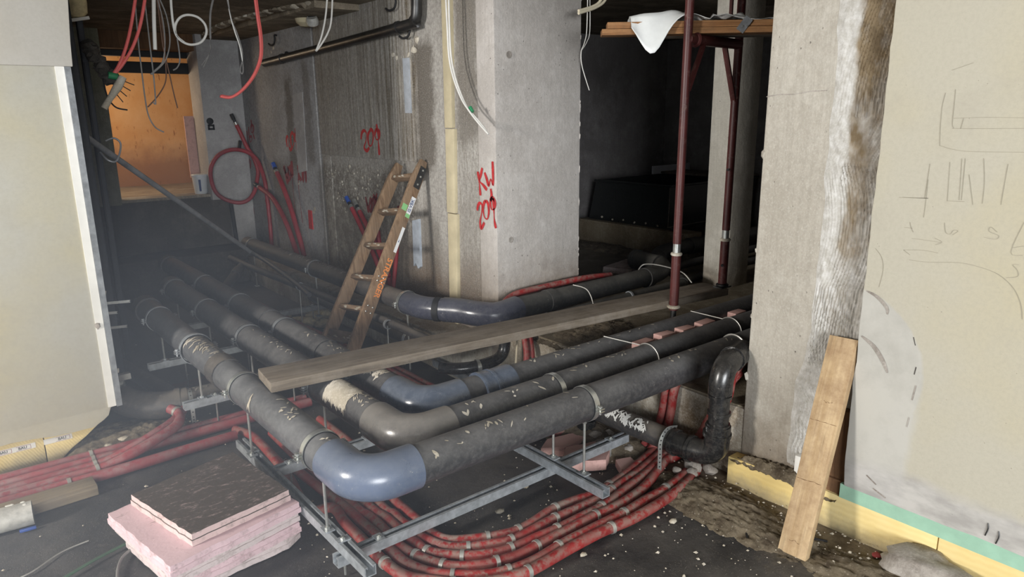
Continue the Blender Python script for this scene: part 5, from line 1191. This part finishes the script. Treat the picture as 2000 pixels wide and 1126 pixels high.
# ================================================================== DARK ROOM THINGS
t = thing('water_trough', (5.5, 4.8, .53), 'large black plastic trough standing on the plinth in the dark room', 'trough')
def trough():
    x0, x1 = 5.50, 6.95
    o_b = [(x0+.02, 4.34), (x1, 4.34), (x1, 5.40), (x0+.02, 5.42)]; o_t = [(x0, 4.32), (x1+.04, 4.32), (x1+.04, 5.34), (x0, 5.30)]
    i_t = [(x0+.05, 4.37), (x1-.01, 4.37), (x1-.01, 5.28), (x0+.05, 5.26)]; i_b = [(x0+.07, 4.40), (x1-.05, 4.40), (x1-.05, 5.28), (x0+.07, 5.28)]
    vs = [(*p, .53) for p in o_b]+[(*p, .96) for p in o_t]+[(*p, .96) for p in i_t]+[(*p, .60) for p in i_b]
    fs = [(3, 2, 1, 0), (12, 13, 14, 15)]
    for k in range(3):
        for i in range(4):
            j = (i+1) % 4; fs.append((k*4+i, k*4+j, (k+1)*4+j, (k+1)*4+i))
    return MB().add(vs, fs).build('tub', 'trough_black', t, bev=.008)
trough()
MB().tube([(5.49, 4.31, .955), (7.0, 4.31, .955)], .012, 10).build('rim_bead', 'trough_black', t); MB().tube([(5.49, 4.31, .955), (5.49, 5.31, .952)], .012, 10).build('rim_bead', 'trough_black', t)
MB().tube([(5.498, 4.325, .55), (5.492, 4.315, .95)], .003, 6).build('corner_weld', 'stone', t); MB().tube([(5.50, 4.33, .555), (6.9, 4.332, .555)], .004, 6).build('corner_weld', 'stone', t)
for k in range(6): MB().rock((5.495, 4.45+.15*k, .56+.01*(k % 2)), .012, .012, .012, k, 1).build('limescale_spot', 'rubble_light', t)
MB().box((5.49, 4.24, .532), (5.52, 4.30, .552)).build('latch', 'steel_dark', t)
tag(MB().box((6.42, 5.285, .955), (7.09, 5.315, 1.05)).build('white_strip', 'paper_white', bev=.003), 'white flat strip standing on the back rim of the trough', 'strip')
tag(MB().box((6.55, 4.33, .962), (6.98, 5.32, .985)).build('trough_cover', 'wood_plank', bev=.003), 'brown board lying over the right end of the trough', 'board')
tag(MB().box((3.57, 3.75, SL), (3.60, 3.95, .47)).build('black_panel', 'rubber', bev=.003), 'small black panel standing on the slab behind the pillar', 'panel')
for k in range(9):
    a = rnd.uniform(0, 6.28); r = rnd.random()**.5
    tag(MB().rock((4.75+.18*r*math.cos(a), 2.72+.12*r*math.sin(a), SL+.02), .05*rnd.random()+.02, .04*rnd.random()+.02, .02, k+90, 1, .5).build('rubble_stone', 'stone'), 'rubble lump on the slab beside the light column', 'rubble', 'rubble lumps by the column')

# ================================================================== FAR END
t = thing('bucket', (2.275, 8.09, .845), 'white plastic bucket with a blue print standing on the sill', 'bucket')
MB().lathe([(.060, 0), (.064, .01), (.078, .185), (.083, .187), (.083, .20), (.078, .205), (.074, .205), (.070, .195), (.058, .012)], (2.275, 8.09, .845), (0, 0, 1), 32).build('body', 'bucket_white', t)
MB().lathe([(.085, 0), (.085, .012), (.080, .018)], (2.275, 8.09, 1.035), (0, 0, 1), 32).build('lid', 'bucket_white', t)
mb = MB()
for i in range(7):
    for z in (.03, .155):
        a = -2.05+.05*i*1.0; r = .0655+(z/.185)*.0145; mb.v.append(Vector((2.275+r*math.cos(a), 8.09+r*math.sin(a), .845+z)))
mb.f = [(2*i, 2*i+2, 2*i+3, 2*i+1) for i in range(6)]
mb.build('printed_stripe', 'ink_blue', t)
tag(MB().box((2.25, 8.32, 1.0), (2.42, 8.345, 1.66)).build('insulation_sheet', 'xps_flat', bev=.003), 'pink foam panel standing behind the white pier in the warm-lit room', 'foam board')
tag(MB().box((1.2, 8.27, 2.255), (2.42, 8.36, 2.36)).build('ceiling_beam', 'black_beam', bev=.006), 'black beam across the warm-lit opening, the upper one', 'beam')
tag(MB().box((1.2, 8.27, 2.095), (2.42, 8.36, 2.205)).build('ceiling_beam', 'black_beam', bev=.006), 'black beam across the warm-lit opening, the lower one', 'beam')
t = thing('light_switch', (2.40, 7.93, 1.55), 'black round switch over a square black frame on the white pier', 'switch')
MB().lathe([(.034, 0), (.034, .012), (.028, .016)], (2.398, 7.93, 1.605), (0, -1, 0), 20).build('round_box', 'rubber', t)
for a, b in (((2.372, 1.515), (2.436, 1.535)), ((2.372, 1.552), (2.436, 1.572)), ((2.372, 1.515), (2.388, 1.572)), ((2.42, 1.515), (2.436, 1.572))):
    MB().box((a[0], 7.916, a[1]), (b[0], 7.931, b[1])).build('square_frame', 'rubber', t)
tag(MB().tube([(2.535, 7.90, .28), (2.515, 7.90, .76)], .022, 10).build('upright_tube', 'steel_dark'), 'grey upright tube in front of the white pier foot', 'tube')
# metal studs at the left
for k, (x, y, w) in enumerate(((.715, 4.62, .045), (.915, 5.45, .030))):
    t = thing('metal_stud', (x, y, FL), ('dark metal stud just behind the left wall edge', 'broad dark metal stud beside the greenish wall')[k], 'stud')
    MB().box((x-w/2, y, FL), (x+w/2, y+.003, 2.47)).build('web', 'stud_dark', t)
    for s in (-1, 1): MB().box((x+s*w/2-.002, y, FL), (x+s*w/2+.002, y+.05, 2.47)).build('flange', 'stud_dark', t)
    MB().box((x-w/2, y-.001, .9), (x-w/2+.006, y, 2.0)).build('slot', 'rubber', t)
a, b = Vector(T['steel_bar'][0]), Vector(T['steel_bar'][1])
t = thing('steel_bar', a, 'long steel tube slanting from the left wall down to the wall pipe', 'tube')
MB().tube([a-(b-a)*.05, b], .019, 16).build('tube', 'steel_tube', t)
c = a.lerp(b, .11)
MB().tube(smooth_path([c+Vector((-.06, 0, .02)), c+Vector((-.03, -.03, -.03)), c+Vector((.02, -.03, -.035)), c+Vector((.06, 0, .06)), c+Vector((.03, .01, .10)), c+Vector((-.02, .01, .085))], 6), .006, 8).build('wire_hook', 'steel_tube', t)
MB().tube(smooth_path([b, b+Vector((.02, -.3, -.04)), b+Vector((.0, -.9, -.10)), b+Vector((-.06, -1.4, -.13))], 6), .019, 14).build('curved_end', 'pipe_dark', t)
# steel conduit on the wall with hooks
P = smooth_path(T['wall_tube'], 6)
t = thing('steel_conduit', tuple(P[0]), 'dark steel pipe on brackets high on the concrete wall, turned up at its end', 'pipe')
MB().pipe([P[0], P[0].lerp(P[6], .5)]+P[4:], .036, .029, 20).build('pipe_section', 'steel_dark', t)
for y, z in ((6.60, 2.163), (4.52, 2.238)):
    MB().pipe([(2.70, y-.012, z), (2.70, y, z), (2.70, y+.012, z)], .042, .035, 20).build('bracket_ring', 'steel_dark', t)
    MB().beam((2.70, y, z), (2.785, y, z), .02, .02).build('bracket_arm', 'steel_dark', t)
for k, (y, z) in enumerate(((6.85, 2.335), (6.62, 2.165), (4.62, 2.40), (4.45, 2.20))):
    s = .05
    tag(MB().tube(smooth_path([(2.775, y, z+s), (2.74, y-.01, z+s*1.05), (2.735, y-.02, z+s*.3), (2.73, y, z-s*.5), (2.72, y+.05, z-s*.7), (2.715, y+.09, z-s*.35)], 6), .008, 8).build('iron_hook', 'rubber'), 'black bent iron hook sticking out of the concrete wall', 'hook', 'iron hooks on the wall')

# ================================================================== HOSES ON THE WALL
def hose(pts, r, label, cap=None, mat='hose_red', group=None, cap_len=.09):
    P = smooth_path(pts, 6); t = thing('hose', tuple(P[-1]), label, 'hose', group)
    MB().tube(P, r, 14).build('sheath', mat, t)
    if cap is not None:
        d = (P[0]-P[2]).normalized(); e = P[0]
        MB().tube([e-d*.01, e+d*.03], r*.92, 12).build('collar', 'zinc_bright', t)
        MB().tube([e+d*.02, e+d*(.03+cap_len*.5)], r*.75, 12).build('inner_tube', 'rubber', t)
        MB().tube([e+d*(.025+cap_len*.4), e+d*(.03+cap_len)], r*.95, 12).build('end_cap', cap, t)
    return t
cl = [(2.594, 7.70, 1.564), (2.620, 7.68, 1.48), (2.665, 7.65, 1.33), (2.705, 7.62, 1.24), (2.735, 7.60, 1.10), (2.725, 7.62, .99), (2.70, 7.66, .87), (2.64, 7.70, .78), (2.55, 7.74, .752), (2.43, 7.78, .79), (2.345, 7.80, .87), (2.31, 7.80, .99), (2.31, 7.78, 1.124), (2.37, 7.75, 1.24), (2.455, 7.70, 1.30), (2.55, 7.64, 1.315), (2.64, 7.58, 1.285), (2.70, 7.52, 1.22), (2.72, 7.46, 1.12), (2.72, 7.38, .98), (2.72, 7.36, .80), (2.72, 7.35, .60), (2.715, 7.34, .44), (2.71, 7.33, .30)]
hose(cl, .021, 'dark red hose coiled in a big loop on the wall corner', 'rubber')
tag(MB().tube([(2.60, 7.66, 1.40), (2.575, 7.63, 1.33)], .018, 10).build('hose_valve', 'rubber'), 'small black valve piece hanging beside the coiled hose', 'valve')
hose(T['hose_1'], .024, 'dark red hose bending away to the corner, with a dull metal tip', 'steel_dark')
hose(T['hose_2'], .024, 'red hose with a blue cap standing beside the sprayed letters', 'cap_blue')
hose(T['hose_3'], .019, 'red hose with a blue cap behind the ladder', 'cap_blue')
hose(T['hose_4'], .019, 'red hose with a silver tip behind the ladder', 'zinc_bright')
hose([(p[0], p[1], p[2]) for p in T['hose_5']], .019, 'dark red hose end seen between the ladder rungs', None)
hose([(2.72, 4.66, .98), (2.72, 4.70, .78), (2.71, 4.74, .55), (2.68, 4.76, .30)], .017, 'dark red hose rising behind the middle rungs of the ladder', None)

# ================================================================== CEILING CABLES
def cable(key, r, mat, label, group=None, pts=None, up=True):
    pts = pts or T['cable_'+key]; P = smooth_path(pts, 6)
    if up and P[0].z > 1.9 and P[0].z < 2.47: P = [Vector((P[0].x, P[0].y, 2.475))]+P
    return tag(MB().tube(P, r, 10).build('hanging_cable', mat), label, 'cable', group)
cable('red1', .010, 'cable_red', 'pale red cable hanging from the ceiling, tied to a wrapped bundle', 'pale red cables tied together'); cable('red2', .010, 'cable_red', 'pale red cable hanging from the ceiling, tied to a wrapped bundle', 'pale red cables tied together')
cable('white1', .012, 'cable_white', 'thick straight white cable hanging beside the coiled one')
cable('coil', .008, 'cable_white', 'white cable coiled into one ring below the ceiling')
for k, kk in enumerate(('grey1', 'grey2', 'grey3', 'grey4', 'grey5')): cable(kk, .0045, 'cable_grey', ('longest thin grey wire hanging before the warm-lit opening', 'thin grey wire with a hooked end before the warm-lit opening', 'thin grey wire curving left before the black beams', 'outer thin grey wire curving left before the black beams', 'short grey wire ending under the white coil')[k], None, up=k < 4)
cable('brown1', .004, 'cable_brown', 'brown wire bending left before the warm-lit wall'); cable('brown2', .004, 'cable_brown', 'straight brown wire before the warm-lit wall')
cable('grey6', .007, 'cable_grey', 'grey cable hanging with a black tie before the white pier'); cable('grey6b', .0035, 'cable_grey', 'split grey wire end before the white pier', 'split wire ends', up=False); cable('grey6c', .0035, 'cable_grey', 'split grey wire end before the white pier', 'split wire ends', up=False)
cable('loopA', .004, 'cable_white', 'thin white cable ending at a small loop'); cable('loopB', .004, 'cable_grey', 'thin grey cable with a small loop at its end')
for k, dx in enumerate((0, .012)): cable('red3', .0085, 'cable_red', 'light red double cable hanging in a long hook shape', 'light red double cable', pts=[(p[0]+dx, p[1]+dx, p[2]+dx*.3) for p in T['cable_red3']])
cable('wht2', .006, 'cable_white', 'white cable of the pair meeting in a point on the wall', 'white cable pair'); cable('wht3', .006, 'cable_white', 'white cable of the pair meeting in a point on the wall', 'white cable pair')
for kk in ('pil1', 'pil2'): cable(kk, .006, 'cable_white', 'long white cable hanging down the foam lath', 'white cables by the foam lath')
q = Vector(T['cable_pil1'][5])
tag(MB().tube([q+Vector((.02, .006, .012)), q+Vector((.02, -.018, -.016))], .012, 10).build('cable_tie', 'tape_green'), 'green tie around the two white cables on the pillar', 'tie')
for kk in ('op1', 'op2'): cable(kk, .009, 'cable_beige', 'short beige cable end hanging in the opening', 'beige cable ends')
cable('op3', .003, 'cable_white', 'thin pale wire along the pillar edge, the longer one'); cable('op4', .003, 'cable_white', 'thin pale wire along the pillar edge, the shorter one')
q = Vector(T['cable_red1'][-1])
tag(MB().tube([q+Vector((-.022, 0, .005)), q+Vector((.03, 0, -.005))], .022, 12).build('cable_tie', 'tape_green'), 'green tape joining the pale red cables to a wrapped bundle', 'tape')
a, b = [Vector(p) for p in T['wrap']]
t = thing('wrapped_bundle', b, 'dusty whitish wrapped bundle hanging from the red cables', 'bundle')
MB().tube([a, a.lerp(b, .3)+Vector((.004, 0, 0)), a.lerp(b, .7), b], .030, 14, rf=lambda f: .022+.005*math.sin(f*6)).build('wrapping', 'rubble_light', t)
for k in range(4): MB().tube([a.lerp(b, .1+.12*k), a.lerp(b, .1+.12*k)+Vector((.07-.01*k, -.01, -.03-.012*k))], .003, 6).build('wire_end', 'rubber', t)
P = smooth_path(T['rubble_arm'], 6)
mb = MB()
for i in range(0, len(P), 1): mb.rock(P[i]+Vector((rnd.uniform(-.012, .012), rnd.uniform(-.02, .02), rnd.uniform(-.012, .012))), .040, .035, .030, i+5, 2, .6)
tag(mb.build('hanging_rubble_bar', 'concrete_dark'), 'crusty grey bar hanging slanted behind the left wall', 'bar')
tag(MB().tube(smooth_path([(.98, 5.35, 1.95), (.99, 5.35, 1.80), (1.03, 5.35, 1.72), (1.10, 5.35, 1.70)], 6), .005, 8).build('hanging_cable', 'rubber'), 'short black cable curling below the crusty bar', 'cable')
t = thing('ceiling_fitting', (.87, 5.3, 2.25), 'yellowish foam-covered fitting under the ceiling behind the left wall', 'fitting')
MB().lathe([(.03, 0), (.055, .03), (.06, .09), (.06, .17), (.05, .22)], (.88, 5.3, 2.25), (0, 0, 1), 16).build('body', 'foam_lump', t, wobble=.008)
MB().beam((.80, 5.28, 2.225), (.94, 5.28, 2.255), .03, .018).build('white_strip', 'plaster_white', t)
t = thing('ceiling_socket', (2.62, 5.9, 2.40), 'cracked cream junction box where the wall meets the ceiling', 'junction box')
MB().lathe([(.05, 0), (.085, .03), (.095, .10), (.085, .12)], (2.62, 5.85, 2.36), (0, 0, 1), 18).build('box', 'foam_lath', t, wobble=.012)
MB().lathe([(.045, 0), (.05, .03), (.04, .06)], (2.60, 5.68, 2.36), (-.3, -.4, 1), 14).build('socket', 'pvc_dirty', t, wobble=.006)
MB().lathe([(.03, 0), (.03, .004)], (2.59, 5.67, 2.415), (-.4, -.8, .4), 12).build('socket_hole', 'rubber', t)
# beam over the long wall and ragged ceiling edges
bm_ = struct(MB().box((2.40, 5.2, 2.42), (2.79, 8.0, 2.48)).build('trim_2', 'ceiling_rough', bev=.01, wobble=.012))
for k in range(40):
    s = k/39; MB().rock((2.42-.5*s*(1-s), 5.3+2.5*s, 2.465), .05, .06, .02+.015*rnd.random(), k+7, 1, .6).build('ragged_plaster', 'ceiling_rough' if k % 3 else 'rubble_light', bm_)

# ================================================================== FLOOR THINGS
def stone(c, r, label, mat='rubble_light', group=None, seed=0, flat=.6, name='rubble_stone', lev=2):
    return tag(MB().rock((c[0], c[1], c[2]+r[2]*.55), r[0], r[1], r[2], seed, lev, .4).build(name, mat, ang=50), label, 'stone', group)
stone((2.62, .80, FL), (.10, .165, .075), 'big flat grey concrete lump against the yellow insulation', 'stone', seed=4, lev=3, name='concrete_lump')
for k, (x, y, r) in enumerate(((1.72, 2.21, .017), (1.55, 2.12, .012), (1.86, 2.07, .010), (1.44, 2.16, .013), (2.24, 1.67, .014), (1.66, 2.0, .010), (1.95, 2.3, .012), (1.78, 1.75, .011), (.93, 2.11, .012), (.84, 2.20, .011), (1.62, 2.33, .014), (1.35, 2.42, .012))):
    stone((x, y, FL), (r*1.5, r, r*.7), 'small pale stone chip on the black floor', group='pale chips on the black floor', seed=k+11, lev=1)
for k, (x, y, r) in enumerate(((2.64, 1.87, .035), (2.60, 1.84, .025), (2.56, 1.90, .02), (2.68, 1.80, .03), (2.52, 2.40, .035), (2.48, 2.33, .028), (2.58, 2.36, .04), (2.56, 2.20, .022))):
    stone((x, y, FL+.03), (r, r*1.2, r*.8), 'grey rubble stone beside the low black pipe', 'stone', 'rubble by the low black pipe', seed=k+31, lev=2)
stone((2.62, 3.74, FL), (.035, .045, .03), 'beige lump on the floor below the plank', seed=44); stone((2.70, 2.07, .02), (.035, .03, .035), 'beige stone behind the pair of vertical red conduits', seed=45)
for k, (x, y, r) in enumerate(((.60, 4.03, .03), (.70, 4.06, .035), (.76, 4.00, .03), (.52, 4.02, .02), (.66, 3.99, .014), (.80, 4.12, .02))):
    stone((x, y, FL+.02), (r*1.3, r, r*.7), 'pale stone in the soil at the end of the left wall', group='stones by the left wall', seed=k+51, lev=2)
tag(MB().box((2.735, 1.36, .10), (2.775, 1.41, .19)).build('white_block', 'plaster_white', bev=.004), 'small white block on the crumbled mortar beside the leaning board', 'block')
stone((2.66, 1.00, FL), (.022, .018, .008), 'crushed dark red scrap on the sandy soil', 'spray_faded', seed=71, name='red_scrap'); stone((2.52, 1.92, FL), (.02, .016, .008), 'torn red scrap beside the conduits', 'spray_red', seed=72, name='red_scrap')
for k, (x, y, z, r) in enumerate(((2.30, 5.50, FL, .07), (2.36, 5.40, FL, .06), (2.24, 5.62, FL, .06), (2.40, 5.62, FL, .08), (2.46, 5.75, FL, .08), (2.52, 5.62, FL, .07), (2.20, 5.80, FL, .06), (2.40, 5.30, FL, .05), (2.10, 5.65, FL, .05))):
    tag(MB().rock((x, y, z+r*.4), r, r*.8, r*.6, k+80, 3, .55).build('foam_lump', 'foam_lump', ang=60), 'crumpled yellowish foam lump on the floor behind the rear pipe', 'foam', 'yellowish foam lumps')
t = thing('white_rod', (2.05, 3.95, .10), 'short white rod lying below the ladder side', 'rod')
MB().tube([(2.18, 4.06, .09), (2.34, 4.06, .10)], .010, 12).build('rod', 'label_white', t); MB().tube([(2.325, 4.06, .099), (2.375, 4.06, .102)], .007, 12).build('tip', 'bucket_white', t)
t = thing('plastic_tube', (0.0, 3.45, FL), 'dirty grey plastic tube end with a blue clip at the left', 'tube')
MB().pipe([(-.45, 3.50, FL+.055), (-.1, 3.475, FL+.055), (.125, 3.455, FL+.055)], .052, .046, 28).build('tube', 'pvc_dirty', t)
MB().lathe([(.045, 0), (.046, .004)], (.118, 3.456, FL+.055), (1, -.09, 0), 24).build('plug', 'elbow_slate', t)
MB().beam((.065, 3.405, FL+.010), (.125, 3.400, FL+.010), .014, .012).build('blue_clip', 'cap_blue', t, bev=.003)
mb = MB()
for i in range(30): mb.rock((rnd.uniform(-.4, .11), 3.47+rnd.uniform(-.03, .03), FL+.105), .012, .01, .003, i, 1)
mb.build('dried_mud', 'plaster_white', t)['kind'] = 'stuff'
def floor_cable(pts, r, mat, label): return tag(MB().tube(smooth_path([(x, y, FL+r) for x, y in pts], 8), r, 8).build('floor_cable', mat), label, 'cable')
floor_cable([(.40, 3.02), (.28, 2.98), (.15, 2.92), (.02, 2.86), (-.12, 2.76), (-.3, 2.6)], .006, 'cable_green', 'dark green cable lying on the floor left of the pink boards')
floor_cable([(.43, 2.98), (.36, 2.92), (.32, 2.80), (.31, 2.66), (.28, 2.5)], .006, 'cable_grey', 'grey cable curving on the floor beside the pink boards')
floor_cable([(.28, 3.15), (.18, 3.13), (.06, 3.05), (-.05, 3.04)], .003, 'wire_tie', 'thin bright wire on the floor near the plastic tube')
floor_cable([(2.60, 1.17), (2.50, 1.36), (2.42, 1.42), (2.36, 1.38)], .005, 'rubber', 'thin black wire on the soil beside the leaning board')
tag(MB().tube([(2.48, .98, FL+.012), (2.53, .96, FL+.012)], .008, 10).build('metal_dowel', 'galvanised'), 'little metal dowel lying on the sandy soil', 'dowel'); tag(MB().tube([(2.15, .98, FL+.01), (2.19, .965, FL+.01)], .008, 10).build('metal_dowel', 'galvanised'), 'little metal dowel lying on the black floor edge', 'dowel')
for k, pts in enumerate(([(2.72, 3.28, .30), (2.62, 3.18, .15), (2.50, 3.06, .02), (2.38, 2.98, FL+.01), (2.2, 2.9, FL+.01)], [(2.74, 3.22, .30), (2.70, 3.12, .15), (2.64, 3.02, .03), (2.55, 2.9, FL+.01)])):
    tag(MB().tube(smooth_path(pts, 6), .007, 8).build('loose_cable', ('cable_beige', 'cable_green')[k]), ('pale cable drooping below the plank onto the floor', 'greenish cable drooping below the plank onto the floor')[k], 'cable')
# yellow punched strip near the elbow
a = Vector((1.365, 2.205, FL+.004)); b = Vector((1.385, 2.06, FL+.004)); d = (b-a).normalized()
t = thing('yellow_strip', a, 'yellow punched plastic strip on the floor beside the blue-grey elbow', 'strip')
sd = Vector((d.y, -d.x, 0)); w = .0105
MB().prism([(a.x+sd.x*w, a.y+sd.y*w), (a.x-sd.x*w, a.y-sd.y*w), (b.x-sd.x*w, b.y-sd.y*w), (b.x+d.x*.02, b.y+d.y*.02), (b.x+sd.x*w, b.y+sd.y*w)], 'xy', FL+.003, FL+.008).build('strip', 'yellow_plastic', t)
for k in range(9):
    c = a.lerp(b, .08+.09*k); MB().lathe([(.004, 0), (.004, .0006)], (c.x, c.y, FL+.0082), (0, 0, 1), 4).build('punched_hole', 'rubber', t, smooth=False)
# fine grit over floor and soil: nobody could count it
mb = MB(); rg = random.Random(99)
for k in range(1500):
    if k < 520: x = 2.72-abs(rg.gauss(0, .28)); y = rg.uniform(.2, 2.3)
    elif k < 900: x = rg.uniform(.9, 2.6); y = rg.uniform(1.0, 3.4)
    elif k < 1150: x = rg.uniform(.3, 1.0); y = rg.uniform(3.95, 4.3)
    else: x = rg.uniform(-.2, 2.5); y = rg.uniform(1.2, 6.5)
    if x > 2.70: continue
    r = .0025+.006*rg.random()**2.5; q = Vector((x, y, FL+.001+(.02 if (x > 2.45 and y < 2.2) else 0)))
    ang = rg.uniform(0, 6.28); ca, sa = math.cos(ang)*r, math.sin(ang)*r
    mb.add([q+Vector((ca*1.5, sa*1.5, 0)), q+Vector((-sa, ca, 0)), q+Vector((-ca, -sa, 0)), q+Vector((sa, -ca, 0)), q+Vector((0, 0, r*.9))], [(0, 1, 4), (1, 2, 4), (2, 3, 4), (3, 0, 4)])
tag(mb.build('floor_grit', 'rubble_light', smooth=False), 'fine pale grit scattered over floor and soil', 'grit', kind='stuff')

# thin bluish haze volume added over the dug-out left part of the passage
hm = bpy.data.materials.new('bluish_haze'); hm.use_nodes = True; nt = hm.node_tree
nt.nodes.remove(nt.nodes['Principled BSDF']); vsn = nt.nodes.new('ShaderNodeVolumeScatter')
vsn.inputs['Color'].default_value = (.74, .83, 1.0, 1); vsn.inputs['Anisotropy'].default_value = .2
nt.links.new(vsn.outputs['Volume'], nt.nodes['Material Output'].inputs['Volume']); MAT['bluish_haze'] = hm
gn = nt.nodes.new('ShaderNodeNewGeometry'); sx = nt.nodes.new('ShaderNodeSeparateXYZ'); nt.links.new(gn.outputs['Position'], sx.inputs[0])
def vr(sock, a, b, c, d):
    n = nt.nodes.new('ShaderNodeMapRange'); n.interpolation_type = 'SMOOTHSTEP'
    for k_, v_ in (('From Min', a), ('From Max', b), ('To Min', c), ('To Max', d)): n.inputs[k_].default_value = v_
    nt.links.new(sock, n.inputs['Value']); return n.outputs['Result']
def vm(a, b):
    n = nt.nodes.new('ShaderNodeMath'); n.operation = 'MULTIPLY'; nt.links.new(a, n.inputs[0]); nt.links.new(b, n.inputs[1]); return n.outputs[0]
# haze is densest low down and thins out toward the right and upward
nt.links.new(vm(vm(vr(sx.outputs['Z'], .15, 1.9, .12, .0), vr(sx.outputs['X'], .7, 2.3, 1.0, .0)), vr(sx.outputs['Y'], 1.1, 2.0, .0, 1.0)), vsn.inputs['Density'])
tag(MB().box((-1.4, 1.1, FL+.001), (2.3, 7.5, 1.9)).build('bluish_haze', 'bluish_haze', smooth=False), 'thin bluish haze hanging over the pipes behind the left wall', 'haze', kind='stuff')
for o in bpy.data.objects:
    if '_b' in o: del o['_b']
